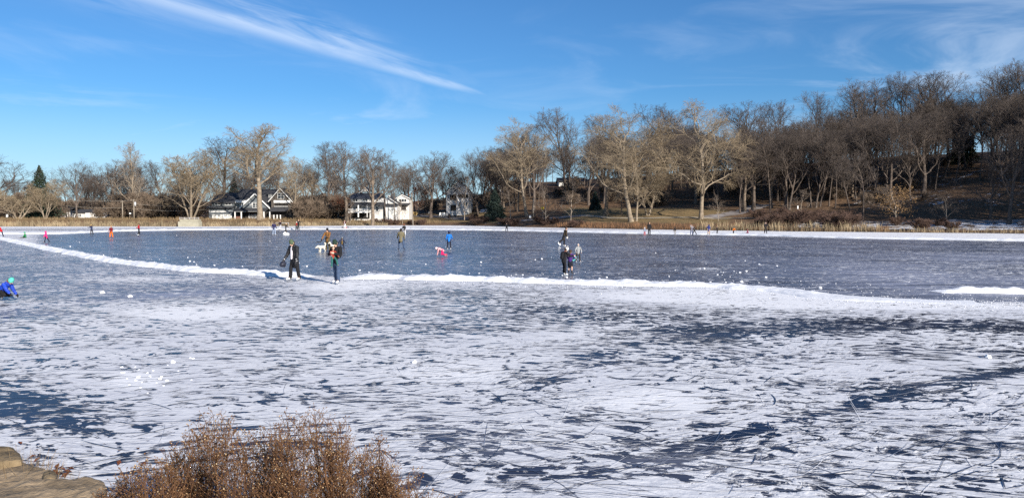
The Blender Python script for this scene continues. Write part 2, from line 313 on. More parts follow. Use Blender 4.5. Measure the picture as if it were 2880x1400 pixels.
tag(link('ice', me, im), kind='structure')

def g2(x, y): return ground(x * K, y * K)
# ---- banks of shovelled snow, lumpy ribbons
def resample(P, step):
    P = np.array(P); d = np.r_[0, np.cumsum(np.hypot(*np.diff(P[:, :2], axis=0).T))]; n_ = max(2, int(d[-1] / step)); q = np.linspace(0, d[-1], n_)
    return np.stack([np.interp(q, d, P[:, 0]), np.interp(q, d, P[:, 1])], -1), q
def snow_bank(line, w, h, label, step=.16, seed=0, fade=1.5):
    P = [tuple(g2(*q))[:2] for q in line]; C_, q = resample(P, step)
    kk = np.ones(15) / 15
    for a in (0, 1): C_[:, a] = np.convolve(np.pad(C_[:, a], 7, 'edge'), kk, 'valid')
    T = np.gradient(C_, axis=0); T /= np.linalg.norm(T, axis=1)[:, None]; Nn = np.stack([-T[:, 1], T[:, 0]], -1)
    na = 15; aa = np.linspace(-1, 1, na); Vb = []
    for i in range(len(C_)):
        wi = w * (0.8 + .5 * mnoise.noise((q[i] * .35, seed, 0)) + .25 * mnoise.noise((q[i] * 1.3, seed, 5))); end = min(1, q[i] / 1.5 + .02, (q[-1] - q[i]) / fade + .02)
        for a in aa:
            x, y = C_[i] + Nn[i] * a * wi
            hh = h * end * (1 - a * a) ** .8 * (.8 + .55 * mnoise.noise((x * .9, y * .9, seed))) + .10 * h / .25 * (1 - a * a) * end * (1.3 * mnoise.noise((x * 3.2, y * 3.2, seed)) + 1.1 * abs(mnoise.noise((x * 7, y * 7, seed))))
            hh += .045 * max(0, mnoise.noise((x * 5.5 + 7, y * 5.5, seed)) - .1) * end * (1 - abs(a) ** 3); Vb.append((x, y, max(hh, .0) + (.006 if abs(a) < 1 else -.02)))
    n_ = len(C_); ii, jj = np.meshgrid(np.arange(n_ - 1), np.arange(na - 1), indexing='ij')
    Qb = np.stack([ii * na + jj, (ii + 1) * na + jj, (ii + 1) * na + jj + 1, ii * na + jj + 1], -1).reshape(-1, 4)[:, ::-1]
    o = link('snow_bank', npmesh('snow_bank', Vb, Qb), M_SNOW, smooth=True); return tag(o, label, 'snow bank')
snow_bank([(-300, 578), (-60, 592), (0, 600), (150, 632), (300, 660), (500, 682), (700, 692), (800, 697)], .72, .18, 'low bank of shovelled snow curving to the left edge, left of the strollers', seed=1)
snow_bank([(850, 700), (1000, 698), (1200, 704), (1500, 713), (1800, 719), (1960, 730), (2100, 749), (2300, 757), (2480, 762)], .98, .15, 'long bank of shovelled snow crossing the middle of the pond', .12, seed=2, fade=13)
snow_bank([(-200, 590), (150, 588), (300, 581), (500, 578), (1000, 576), (1300, 580), (1600, 587), (1900, 592), (2150, 599), (2576, 606), (2900, 612)], 1.15, .20, 'far straight edge of snow cleared to the reed side of the rink', .4, seed=3)
snow_bank([(2335, 735), (2420, 733), (2576, 737), (2750, 741)], .50, .18, 'short white snow bank near the right edge beyond the long one', .14, seed=4)

# ---- loose lumps of snow: each its own small object
lump_me = []
for k in range(7):
    bm = bmesh.new(); bmesh.ops.create_icosphere(bm, subdivisions=2, radius=1)
    for v_ in bm.verts:
        f = 1 + .45 * mnoise.noise(v_.co * 1.2 + Vector((k * 9, 0, 0))) + .2 * mnoise.noise(v_.co * 3 + Vector((k * 5, 3, 0))); v_.co *= f; v_.co.z = max(v_.co.z * .75 + .35, 0) - .05
    me_ = bpy.data.meshes.new('snow_lump'); bm.to_mesh(me_); bm.free(); me_.materials.append(M_CHUNK); lump_me.append(me_)
def lumps(n_, pick, smin, smax, label, group):
    for i in range(n_):
        x, y = pick(); q = g2(x, y); o = bpy.data.objects.new('snow_lump', random.choice(lump_me)); COL.objects.link(o)
        sc = smin + (smax - smin) * random.random() ** 2.5; o.location = (q.x, q.y, 0.0); o.scale = (sc * random.uniform(.8, 1.3), sc, sc * random.uniform(.7, 1)); o.rotation_euler.z = random.uniform(0, 6.3)
        tag(o, label, 'snow lump', group)
def by_bank():
    x = random.uniform(40, 2300); return x, np.interp(x, bx, by) - abs(random.gauss(0, 26)) - 3
def rinkwide():
    x = random.uniform(250, 2560); lo, hi = np.interp(x, ex, ey) + 5, np.interp(x, bx, by) - 4; return x, random.uniform(lo, hi)
lumps(90, by_bank, .02, .07, 'small white lump of snow scattered on the dark ice beyond the snow banks', 'snow lumps on the dark rink')
lumps(46, rinkwide, .02, .06, 'small white lump of snow scattered on the dark ice beyond the snow banks', 'snow lumps on the dark rink')
lumps(26, lambda: (random.gauss(375, 50), random.gauss(945, 17)), .014, .042, 'little lump of snow in the cluster on frosted ice at lower left', 'snow lumps clustered at lower left')
lumps(16, lambda: (random.gauss(1815, 60), random.gauss(685, 12)), .025, .09, 'small white lump of snow scattered on the dark ice beyond the snow banks', 'snow lumps on the dark rink')
for (x, y, s_, lb) in ((2486, 900, .065, 'lone fist of snow on the white ice near the right edge'), (434, 912, .05, 'round snow lump furthest right of the lower left cluster'), (1042, 912, .05, 'small lone snow lump on frosted ice below the rink'), (258, 737, .08, 'big snow lump on blue ice left of the nearest walkers, left of two'), (328, 747, .075, 'big snow lump on blue ice left of the nearest walkers, right of two')):
    q = g2(x, y); o = link('snow_lump', random.choice(lump_me), None); o.location = (q.x, q.y, 0); o.scale = (s_,) * 3; tag(o, lb, 'snow lump')

# ---- crumbs of snow strewn along the banks, past counting
rc_ = np.random.default_rng(4); q_ = []
for _ in range(3400):
    x = rc_.uniform(-40, 2576); y = np.interp(x, bx, by) + rc_.normal(0, 1) * (3 + 5 * rc_.random()) * (1 if rc_.random() < .75 else 2.5) + rc_.choice((-3, 5))
    if 790 < x < 850 and rc_.random() < .6: continue
    g_ = g2(x, y); q_.append((g_.x, g_.y, rc_.uniform(.008, .034) * (1 - .4 * rc_.random())))
q_ = np.array(q_); o8 = np.array([(1, 0, 0), (0, 1, 0), (-1, 0, 0), (0, -1, 0), (.1, .1, .9), (0, 0, -.4)]); n8 = len(q_)
Vc = q_[:, None, :] * np.array([1, 1, 0]) + (o8[None] * rc_.uniform(.6, 1.3, (n8, 6, 1))) * q_[:, None, 2:3] + np.array([0, 0, .008]); f8 = np.array([(0, 1, 4), (1, 2, 4), (2, 3, 4), (3, 0, 4)])
tag(link('snow_crumbs', npmesh('snow_crumbs', Vc.reshape(-1, 3), (f8[None] + 6 * np.arange(n8)[:, None, None]).reshape(-1, 3)), M_CHUNK), kind='stuff')
# ---- skate marks: thin curved scratches lying on the ice
def marks(name, n_, pick, lw, length, m, z):
    Vm, Qm = [], []
    for _ in range(n_):
        q = g2(*pick()); L = random.uniform(*length); a = random.gauss(0.1, .42 if 'cuts' in name else .55); cur = random.gauss(0, .28) / max(1, L * .4); w = lw * random.uniform(.5, 1.3); k = max(5, int(L / .3)); x, y = q.x, q.y; st = L / k; b0 = len(Vm)
        for i in range(k + 1):
            f = math.sin(math.pi * min(1, max(0, i / k))) ** .5; nx, ny = -math.sin(a), math.cos(a)
            Vm += [(x + nx * w * f, y + ny * w * f, z), (x - nx * w * f, y - ny * w * f, z)]
            x += math.cos(a) * st; y += math.sin(a) * st; a += cur * st
        Qm += [(b0 + 2 * i, b0 + 2 * i + 1, b0 + 2 * i + 3, b0 + 2 * i + 2) for i in range(k)]
    o = link(name, npmesh(name, Vm, Qm), m); return tag(o, kind='stuff')
M_SCR = mat('skate scratch pale', (0.30, 0.33, 0.42), .6, .3, 1.2); M_SCD = mat('skate groove dark', (0.30, 0.33, 0.41), .5, .5, 2.0); M_SCW = mat('skate ridge snow', (0.86, 0.86, 0.88), .8, .08, 2)
marks('rink_skate_scratches', 230, rinkwide, .011, (1.5, 9), M_SCR, .004)
marks('skate_grooves', 420, lambda: (random.uniform(0, 2576), 780 + 470 * random.random() ** .8), (.0035), (.3, 1.5), M_SCD, .004)
marks('skate_ridges', 520, lambda: (random.uniform(500, 2576), 790 + 460 * random.random() ** .8), (.0032), (.25, 1.3), M_SCW, .008)
marks('skate_cuts', 420, lambda: (random.uniform(-20, 2576), 775 + 460 * random.random() ** 1.1), .010, (.2, 1.2), mat('scraped dark ice', (.055, .066, .105), .3, .6, 2.5), .006)
marks('skate_cuts', 110, lambda: (random.uniform(900, 2576), 860 + 385 * random.random() ** .8), .005, (.8, 3.0), MATS['scraped dark ice'], .0055)
# ------------------------------------------------------------------ trees
def frame(d):
    d = d.normalized(); a = d.orthogonal().normalized(); return a, d.cross(a)
class TreeGen:
    """branching skeleton grown from rules; thick levels become tubes (trunk), thin ones slim prisms (crown)"""
    def __init__(s, seed, **k):
        s.r = random.Random(seed); s.k = dict(H=20, bole=.32, trunk_r=.42, lean=(0, 0), wander=(.05, .16, .22, .26, .3), up=(.02, .10, .08, .03, -.02), n=(7, 7, 6, 6), ang=(38, 48, 50, 50), ratio=(.62, .52, .48, .46), twig=.013, stems=1, spread=10, start=(.45, .34, .34, .25), levels=4, taper=.35, flat=0)
        s.k.update(k); s.tubes = []; s.seg = []
        for i in range(s.k['stems']):
            az = i * 2 * math.pi / s.k['stems'] + s.r.uniform(-.5, .5); sp = R(s.k['spread']) * s.r.uniform(.5, 1.2) if s.k['stems'] > 1 else 0
            d = Vector((math.sin(sp) * math.cos(az) + s.k['lean'][0], math.sin(sp) * math.sin(az) + s.k['lean'][1], 1)).normalized()
            off = Vector((math.cos(az), math.sin(az), 0)) * (s.k['trunk_r'] * .8 if s.k['stems'] > 1 else 0)
            s.grow(0, off + Vector((0, 0, -.4)), d, s.k['H'] * s.r.uniform(.85, 1) * (1 if s.k['stems'] == 1 else s.r.uniform(.7, 1)), s.k['trunk_r'] * (1 if s.k['stems'] == 1 else s.r.uniform(.6, .9)))
    def grow(s, lv, p, d, L, r):
        k, rr = s.k, s.r; ns = (9, 7, 5, 3, 2)[lv] if lv < 5 else 2; pts = [p.copy()]; rad = [r]; dirs = [d.copy()]; d = d.copy(); p = p.copy(); last = lv >= k['levels']
        tp = k['taper'] if lv == 0 else .38
        for i in range(ns):
            w = k['wander'][min(lv, 4)]; d = d + Vector((rr.gauss(0, w), rr.gauss(0, w), rr.gauss(0, w))); d.z += k['up'][min(lv, 4)]; d.normalize()
            p = p + d * (L / ns); pts.append(p.copy()); dirs.append(d.copy()); f = (i + 1) / ns; rad.append(max(k['twig'] * .6, r * (1 - (1 - tp) * f)))
        if lv == 0: rad[0] *= 1.45; rad[1] *= 1.02
        (s.tubes if lv < 2 else s.seg).append((lv, pts, rad))
        if last: return
        nch = k['n'][lv]; st = k['bole'] if lv == 0 else k['start'][lv]
        az = rr.uniform(0, 6.28)
        for c in range(nch):
            f = st + (1 - st) * (c + rr.random() * .8) / nch; q = f * ns; i = min(ns - 1, int(q)); g = q - i
            pos = pts[i].lerp(pts[i + 1], g); dd = dirs[i + 1]; a, b_ = frame(dd); az += 2.4 + rr.gauss(0, .35); an = R(k['ang'][lv]) * rr.uniform(.7, 1.25) * (1.15 - .35 * f if lv == 0 else 1)
            nd = dd * math.cos(an) + (a * math.cos(az) + b_ * math.sin(az)) * math.sin(an)
            LL = L * k['ratio'][lv] * (1.15 - .5 * f if lv == 0 else 1.05 - .3 * f) * rr.uniform(.75, 1.2)
            rc = max(k['twig'], min(rad[i] * .8, rad[i] * (.40 + .3 * (LL / L)) if lv < 2 else rad[i] * .62))
            if lv == 1: rc = max(rc, .035)
            elif lv == 2: rc = max(rc, .02)
            s.grow(lv + 1, pos, nd, LL, rc)
        if lv < k['levels'] - 1:                                         # the tip carries on as finer forks
            for _ in range(2):
                a, b_ = frame(d); az += 2.6; an = R(26); nd = d * math.cos(an) + (a * math.cos(az) + b_ * math.sin(az)) * math.sin(an)
                s.grow(lv + 1, pts[-1], nd, L * k['ratio'][lv] * .62, max(k['twig'], rad[-1] * .85))
    def mesh(s):
        out = []
        for lst, sides_f in ((s.tubes, lambda lv: 9 if lv == 0 else 6), (s.seg, lambda lv: 4 if lv == 2 else 3)):
            V, Qd, b0 = [], [], 0
            for lv, pts, rad in lst:
                n_ = sides_f(lv); P = np.array([tuple(q) for q in pts]); D = np.gradient(P, axis=0); D /= np.linalg.norm(D, axis=1)[:, None] + 1e-9
                ref = np.array((0.37, .81, .2)) if abs(D[0][2]) > .7 else np.array((0.1, .2, 1.0)); A_ = np.cross(D, ref); A_ /= np.linalg.norm(A_, axis=1)[:, None]; B_ = np.cross(D, A_)
                t_ = np.arange(n_) * 2 * math.pi / n_; ca_, sa_ = np.cos(t_), np.sin(t_); rr_ = np.array(rad)[:, None, None]
                V.append((P[:, None] + rr_ * (A_[:, None] * ca_[None, :, None] + B_[:, None] * sa_[None, :, None])).reshape(-1, 3))
                m_ = len(P); i, j = np.meshgrid(np.arange(m_ - 1), np.arange(n_), indexing='ij'); j2 = (j + 1) % n_
                Qd.append(b0 + np.stack([i * n_ + j, i * n_ + j2, (i + 1) * n_ + j2, (i + 1) * n_ + j], -1).reshape(-1, 4)); b0 += m_ * n_
            out.append((np.vstack(V), np.vstack(Qd)))
        allv = np.vstack([out[0][0], out[1][0]]); H = np.percentile(allv[:, 2], 99.7); cx = np.median(allv[:, 0]); W = np.percentile(allv[:, 0], 98.5) - np.percentile(allv[:, 0], 1.5)
        return out, H, W, cx
PROTO = {}
def proto(key, seed, mats, **k):
    g = TreeGen(seed, **k); (tr, cr), H, W, cx = g.mesh(); a, b_ = npmesh('trunk', *tr), npmesh('crown', *cr)
    a.materials.append(mats[0]); b_.materials.append(mats[1])
    a.polygons.foreach_set('use_smooth', np.ones(len(a.polygons), bool)); PROTO[key] = (a, b_, H, W, cx)
LT, DK, MD = (M_BARKL, M_TWIGL), (M_BARKW, M_TWIGW), (M_BARK, M_TWIG)
# old cottonwood with a clean bole and crooked limbs
CROOK = dict(wander=(.035, .20, .24, .22, .18), ang=(46, 46, 44, 38), ratio=(.50, .52, .50, .50))
proto('big', 5, LT, H=20, bole=.42, trunk_r=.52, n=(11, 9, 8, 6), up=(.02, .12, .06, -.01, -.06), twig=.014, taper=.42, **CROOK)
proto('wide', 12, LT, H=21, bole=.26, trunk_r=.42, n=(13, 10, 8, 7), up=(.02, .08, .00, -.08, -.20), twig=.013, taper=.4, wander=(.04, .2, .24, .22, .18), ang=(56, 46, 44, 38), ratio=(.54, .50, .50, .52))
proto('lean', 14, LT, H=21, bole=.34, trunk_r=.38, lean=(-.10, 0), n=(12, 9, 8, 7), up=(.03, .10, .04, -.02, -.06), twig=.013, **CROOK)
proto('multi', 21, LT, H=15, stems=4, spread=18, bole=.25, trunk_r=.25, n=(9, 8, 7, 5), ang=(36, 42, 42, 38), ratio=(.48, .52, .50, .48), twig=.012)
proto('low', 23, LT, H=8, stems=5, spread=48, bole=.2, trunk_r=.30, n=(8, 7, 6, 4), ang=(36, 42, 42, 38), ratio=(.50, .52, .48, .46), up=(.06, .1, .05, 0, 0), twig=.012)
proto('pale', 27, (M_BARKL, mat('twigs grey tan', (.30, .25, .20), .9, .25, .6)), H=20, bole=.18, trunk_r=.32, n=(17, 8, 6, 5), ang=(40, 42, 42, 38), ratio=(.34, .50, .48, .46), wander=(.03, .14, .2, .2, .18), up=(.01, .14, .1, .05, .03), twig=.011)
proto('willow', 29, LT, H=15, bole=.25, trunk_r=.30, n=(10, 9, 7, 6), ang=(46, 50, 50, 46), ratio=(.55, .52, .5, .6), up=(.02, .05, -.06, -.28, -.5), twig=.011)
for i, sd_ in enumerate((31, 37, 41, 43, 47)):                                                  # round-headed oaks, tall boles
    proto('oak%d' % i, sd_, MD if i % 2 else DK, H=19, bole=(.34, .42, .3, .46, .38)[i], trunk_r=.38, n=(10, 8, 6, 5), ang=(44, 42, 40, 36), ratio=(.56, .52, .50, .52), wander=(.04, .17, .2, .18, .15), up=(.02, .12, .10, .06, .04), twig=.013)
for i, sd_ in enumerate((51, 53, 59)):                                                          # vases
    proto('vase%d' % i, sd_, (DK, MD, DK)[i], H=17, bole=.28, trunk_r=.36, n=(9, 8, 6, 5), ang=(26, 36, 38, 36), ratio=(.74, .5, .5, .52), wander=(.04, .14, .18, .18, .15), up=(.02, .05, .07, .05, .03), twig=.013)
for i, sd_ in enumerate((61, 67, 71)):                                                          # thin forest trees
    proto('slim%d' % i, sd_, DK, H=17, bole=.48, trunk_r=.19, lean=((.06, 0), (-.08, .0), (.02, .05))[i], n=(12, 7, 6, 4), ang=(40, 44, 42, 38), ratio=(.38, .50, .48, .46), wander=(.06, .18, .2, .18, .15), up=(.01, .12, .08, .04, .02), twig=.012, levels=4)
M_SHR = mat('shrub red brown', (0.135, 0.085, 0.065), .9, .35, .8); M_SHB = mat('shrub brown', (0.20, 0.15, 0.11), .9, .35, .8)
proto('shrub', 73, (M_SHR, M_SHR), H=3, stems=14, spread=28, bole=.12, trunk_r=.03, n=(7, 5, 3), ang=(30, 40, 45), ratio=(.5, .5, .5), levels=3, twig=.008, wander=(.1, .16, .2, .25, .25))
proto('thicket', 79, (M_SHB, M_SHB), H=4, stems=14, spread=32, bole=.12, trunk_r=.045, n=(8, 6, 5), ang=(34, 40, 45), ratio=(.5, .5, .5), levels=3, twig=.010, wander=(.12, .18, .2, .25, .25))
M_SAP = mat('bark pale sapling', (0.34, .28, .22), .9, .3, 1.5)
proto('sapling', 83, (M_SAP, M_TWIG), H=6, bole=.25, trunk_r=.07, n=(9, 6, 5), ang=(38, 42, 46), ratio=(.42, .5, .46), levels=3, twig=.011, lean=(-.05, 0))

NTREE = [0]
def tree(key, base, H, W, label, group=None, rz=None, name='bare_tree', cat='tree', flip=False):
    a, b_, h0, w0, cx = PROTO[key]; sz = H / h0; sx = (W / w0) if W else sz; NTREE[0] += 1
    o = empty(name, base, random.uniform(0, 6.28) if rz is None else rz, label, cat, group)
    o.scale = (-sx if flip else sx, sx, sz)
    for nm, me_ in (('trunk', a), ('crown', b_)):
        c = bpy.data.objects.new(nm, me_); COL.objects.link(c); c.parent = o
    return o
def px_tree(px, Y, top, wpx, key, label, group=None, row=None, rz=None, name='bare_tree', **k):
    """stands on the land at photo column px, Y metres out (or where photo row `row` meets the land); reaches photo row `top`"""
    b_ = land(px, row) if row else on_land(px, Y); Y = b_.y
    H = EYE + (HOR - top) / F * Y - b_.z; return tree(key, b_, H, wpx / F * Y if wpx else None, label, group, rz, name, **k)
# -- the row along the left and middle bank
px_tree(-45, 205, 425, 170, 'oak2', 'big bare tree cut by the left edge of the picture, only its branches in view')
px_tree(50, 200, 528, 120, 'low', 'low tan tree forking at the ground into spreading stems, leftmost by the reeds', rz=.4)
px_tree(128, 202, 505, 85, 'multi', 'tan many-stemmed tree in front of the dark conifer', rz=1)
px_tree(218, 232, 448, 115, 'vase0', 'tall vase-shaped bare tree right of the dark conifer')
px_tree(312, 240, 448, 125, 'oak0', 'dark round-headed bare tree left of the tall pale tree')
px_tree(375, 222, 402, 105, 'pale', 'tall pale twiggy tree, the highest left of the concrete outlet', rz=2)
px_tree(455, 240, 452, 110, 'oak4', 'bare brown tree between the pale tree and the broad tan one')
px_tree(538, 207, 425, 215, 'multi', 'broad tan tree on several trunks right behind the concrete outlet', rz=.2)
px_tree(628, 255, 386, 165, 'oak2', 'large dusky tree behind the grey house garage')
px_tree(690, 248, 420, 120, 'oak1', 'dusky tree rising behind the grey house roof')
px_tree(731, 203, 352, 172, 'big', 'tallest cottonwood with thick pale trunk in front of the grey house', rz=.5)
px_tree(826, 214, 440, 100, 'willow', 'tan drooping tree right of the tallest cottonwood', rz=1)
px_tree(790, 240, 470, 90, 'oak3', 'tan-brown tree behind the right end of the grey house')
px_tree(872, 222, 440, 80, 'slim0', 'thin dusky tree left of the red-leaved tree')
px_tree(925, 252, 400, 120, 'vase2', 'dark fan-crowned tree behind the red-leaved tree')
px_tree(975, 213, 398, 150, 'oak3', 'tall round-crowned tree with a clean trunk at the left end of the white porch house', rz=4.2)
px_tree(1048, 209, 414, 140, 'oak1', 'tall thick-trunked tree growing in front of the white porch house', rz=1.2)
px_tree(1086, 214, 440, 85, 'slim1', 'slim bare tree right of the thick trunk at the white porch house')
px_tree(1112, 216, 455, 70, 'slim2', 'slender grey tree before the white garage wing')
px_tree(1137, 262, 455, 70, 'vase1', 'narrow fork-topped tree behind the white porch house')
px_tree(1212, 207, 425, 135, 'oak0', 'bare tree on the lawn left of the white gabled house', row=614)
px_tree(1258, 215, 470, 70, 'slim0', 'bare tree whose trunk crosses the left wall of the white gabled house', row=604)
px_tree(1306, 205, 490, 60, 'sapling', 'open forking tree right in front of the white gabled house', row=620)
px_tree(1344, 224, 425, 105, 'vase0', 'bare tree just right of the white gabled house wall', row=605)
px_tree(1360, 248, 412, 110, 'vase2', 'tall bare tree behind and right of the white gabled house')
px_tree(1482, 206, 338, 180, 'lean', 'tall tree leaning left at the near end of the wood, its crown against the sky', rz=0)
px_tree(1500, 212, 350, 120, 'oak2', 'tall tree beside the left-leaning one at the near end of the wood')
px_tree(1590, 236, 305, 125, 'oak0', 'highest round-topped tree breaking the skyline left of the lawn trees')
px_tree(1455, 262, 370, 100, 'oak4', 'dusky tree behind the crown of the left-leaning tree')
# -- cottonwoods on the lawn
px_tree(1704, 178, 385, 150, 'oak1', 'mossy straight tree furthest left on the tan lawn', row=605)
px_tree(1776, 170, 306, 265, 'lean', 'tan cottonwood leaning left on the lawn, larger of the touching pair', row=623, rz=.0)
px_tree(1790, 170, 420, 150, 'wide', 'short tan cottonwood at the right foot of the leaning one', row=622, rz=2)
px_tree(1822, 180, 430, 130, 'multi', 'tan double-trunked tree right of the leaning cottonwood', row=606, rz=.8)
px_tree(1748, 186, 470, 80, 'slim0', 'small dark trunk at the back of the lawn', row=602)
px_tree(1972, 168, 284, 275, 'wide', 'great tan cottonwood with wide drooping crown at the right end of the lawn', row=616, rz=.9)
# -- the skyline of the wooded hill
for (px, Y, top, w, key, lb) in ((1690, 236, 322, 130, 'oak4', 'dusky hilltop tree just left of the leaning cottonwood crown'), (1850, 232, 298, 130, 'oak2', 'hilltop tree between the two great cottonwood crowns'),
    (1905, 238, 305, 120, 'vase0', 'dusky fan-topped tree left of the great cottonwood crown'), (2120, 216, 284, 150, 'oak0', 'round hilltop tree right of the great cottonwood crown'),
    (2185, 222, 282, 140, 'oak4', 'hilltop tree two places right of the great cottonwood'), (2278, 205, 258, 125, 'vase2', 'tall fork-topped tree standing clear against the sky above the hillside'),
    (2345, 220, 300, 110, 'vase0', 'lower skyline tree right of the clear fork-topped one'), (2402, 196, 236, 150, 'oak2', 'first of the high flat-topped oaks on the right hill'),
    (2462, 200, 222, 150, 'oak0', 'high oak with green-tinged trunk on the right hill'), (2535, 198, 212, 160, 'oak4', 'high oak in the middle of the right hill skyline'),
    (2600, 194, 205, 170, 'oak2', 'highest broad oak crown on the right hill'), (2662, 192, 208, 150, 'vase2', 'wide fan-topped oak right of the highest crown'),
    (2725, 196, 240, 150, 'oak0', 'oak in the dip of the right skyline'), (2800, 178, 190, 170, 'oak4', 'tall crooked oak near the right edge'), (2868, 176, 172, 170, 'oak2', 'tallest oak cut by the right edge of the picture')):
    px_tree(px, Y, top, w, key, lb)
# -- trees at the foot of the right hill
for (px, row, top, w, key, lb, fl) in ((2166, 600, 360, 110, 'slim1', 'pale-limbed leaning tree by the snowy track', False), (2240, 560, 330, 130, 'vase0', 'greenish forked trunk on the dark slope', False), (2306, 582, 372, 95, 'slim0', 'thin pale trunk on the slope, left of two', True),
    (2332, 580, 380, 90, 'slim1', 'thin pale trunk on the slope, right of two', False), (2348, 585, 400, 80, 'slim2', 'dark thin trunk left of the yellow house', False), (2394, 604, 440, 90, 'slim0', 'thin dark trunk in front of the yellow house', False),
    (2427, 618, 420, 100, 'slim1', 'dark trunk right in front of the yellow house', False), (2560, 560, 400, 110, 'vase0', 'small pale-branched tree high on the dark slope', False), (2660, 634, 540, 85, 'sapling', 'pale slender sapling on the snowy bank', False),
    (2786, 616, 440, 150, 'vase2', 'crotched tree with a short pale trunk near the right edge', False), (2838, 630, 330, 170, 'oak0', 'straight full-branched tree on the bank near the right edge', False), (2612, 520, 330, 120, 'slim2', 'tall trunk on the middle of the dark slope', False), (2655, 500, 340, 110, 'slim0', 'pale-lit trunk high on the dark slope', False)):
    px_tree(px, 0, top, w, key, lb, row=row, flip=fl)
for (px, row, top, w, lb) in ((1605, 630, 500, 60, 'leaning sapling with pale foot left of the lawn'), (1536, 630, 520, 60, 'thin sapling by the yellow road sign'), (1436, 622, 530, 45, 'bent pale sapling by the path left of the yellow sign'), (2020, 622, 545, 40, 'thin sapling right of the great cottonwood'), (2250, 622, 530, 70, 'branchy sapling among red shrubs right of the snowy track'), (1132, 630, 560, 30, 'thin stake-like sapling in the reeds before the white garage'), (985, 632, 560, 30, 'thin sapling in the reeds before the white porch')):
    px_tree(px, 0, top, w, 'sapling', lb, row=row, name='sapling')
# -- the wood on the hill, trees nothing tells apart
wl_ = 'bare dusky tree in the dense wood on the hillside'; keys = ['oak0', 'oak2', 'oak4', 'vase0', 'vase2', 'slim0', 'slim1', 'slim2', 'slim0', 'slim1', 'oak3', 'slim2']
env_x = [1330, 1420, 1500, 1600, 1700, 1800, 1900, 2050, 2200, 2300, 2400, 2520, 2650, 2760, 2900, 3000]; env_y = [470, 400, 395, 380, 350, 345, 345, 340, 325, 320, 300, 270, 255, 270, 240, 230]
cnt = 0
while cnt < 262:
    px = random.uniform(1370, 2960); s_ = random.choice((random.uniform(30, 60), random.uniform(45, 130))); Y = shoreY(px) + s_; b_ = on_land(px, Y)
    if 1560 < px < 2080 and s_ < 50: continue
    if px > 2100 and s_ < 36: continue
    lim = np.interp(px, env_x, env_y); H = EYE + (HOR - lim) / F * Y - b_.z; k = random.choice(keys); cap = 15 if k.startswith('slim') else 20; H = min(H * random.uniform(.7, .98), cap * random.uniform(.8, 1.1))
    if H < 6: continue
    tree(k, b_, H, H * random.uniform(.36, .55) * (1.0 if k.startswith('slim') else 1.4), wl_, 'bare trees of the hillside wood', name='woodland_tree'); cnt += 1
# -- the belt of trees behind the houses on the left
cnt = 0
while cnt < 78:
    px = random.uniform(-70, 1400); Y = random.uniform(236, 330); b_ = on_land(px, Y); lim = np.interp(px, [-70, 60, 200, 300, 450, 600, 800, 900, 1100, 1250, 1400], [500, 505, 492, 480, 470, 470, 470, 470, 480, 470, 440]); H = (EYE + (HOR - lim) / F * Y - b_.z) * random.uniform(.75, 1.1)
    k = random.choice(['oak0', 'oak2', 'slim1', 'vase0', 'vase2', 'slim0', 'slim2', 'oak3']); H *= .62 if cnt % 3 == 0 else 1; tree(k, b_, H, H * random.uniform(.5, .85), 'bare tree in the belt of trees behind the far houses', 'bare trees behind the houses'); cnt += 1
# -- unseen trees added past the right edge to shade the right bank
for i in range(70):
    y = random.uniform(40, 185); x = y * random.uniform(.70, 1.15) if y > 90 else random.uniform(100, 160); _, s_ = shore_s(np.array([x]), np.array([y]))
    if s_[0] > 3: tree(random.choice(['oak0', 'oak2', 'vase0']), (x, y, tz(x, y)), random.uniform(18, 24), random.uniform(11, 16), 'unseen bare tree added beyond the right edge to shade the right bank', 'added shade trees of the east shore')
# -- shrubs
def shrubs(n_, pxr, sr, hr, key, label, group):
    for _ in range(n_):
        px = random.uniform(*pxr); Y = shoreY(px) + random.uniform(*sr); H = random.uniform(*hr)
        if key == 'thicket' and 138 < px < 312 and random.random() < .8: Y += 55
        tree(key, on_land(px, Y), H, H * random.uniform(1.0, 1.7), label, group, name='shrub', cat='shrub')
shrubs(20, (2130, 2400), (3, 20), (1.2, 3.4), 'shrub', 'leafless reddish shrub below the dark slope on the right bank', 'red shrubs of the right bank')
shrubs(5, (2480, 2870), (3, 14), (.9, 2.2), 'shrub', 'leafless brown shrub on the snowy bank near the right edge', 'brown shrubs of the snowy bank')
shrubs(26, (1330, 1640), (.5, 14), (.8, 2.0), 'shrub', 'low leafless shrub on the shore beside the yellow road sign', 'low shrubs by the road sign')
shrubs(14, (1060, 1200), (.3, 2.5), (.9, 1.7), 'shrub', 'low red-stemmed shrub at the end of the left reeds', 'red-stemmed shrubs at the reed end')
shrubs(30, (800, 960), (8, 60), (3, 8), 'thicket', 'brown thicket bush between the grey house and the white porch house', 'thicket between the houses')
shrubs(60, (-60, 590), (26, 70), (3, 8), 'thicket', 'brown thicket bush at the far edge of the left embankment', 'thicket along the left embankment')
shrubs(30, (1380, 2100), (46, 85), (1.5, 4), 'thicket', 'brown undergrowth bush in the shade of the hillside wood', 'undergrowth of the hillside wood')
shrubs(30, (2080, 2900), (34, 85), (1.2, 3), 'thicket', 'dark undergrowth bush on the right slope', 'undergrowth of the right slope')
shrubs(22, (1170, 1400), (40, 70), (2, 4.5), 'thicket', 'brown bush around the white gabled house', 'bushes around the gabled house')

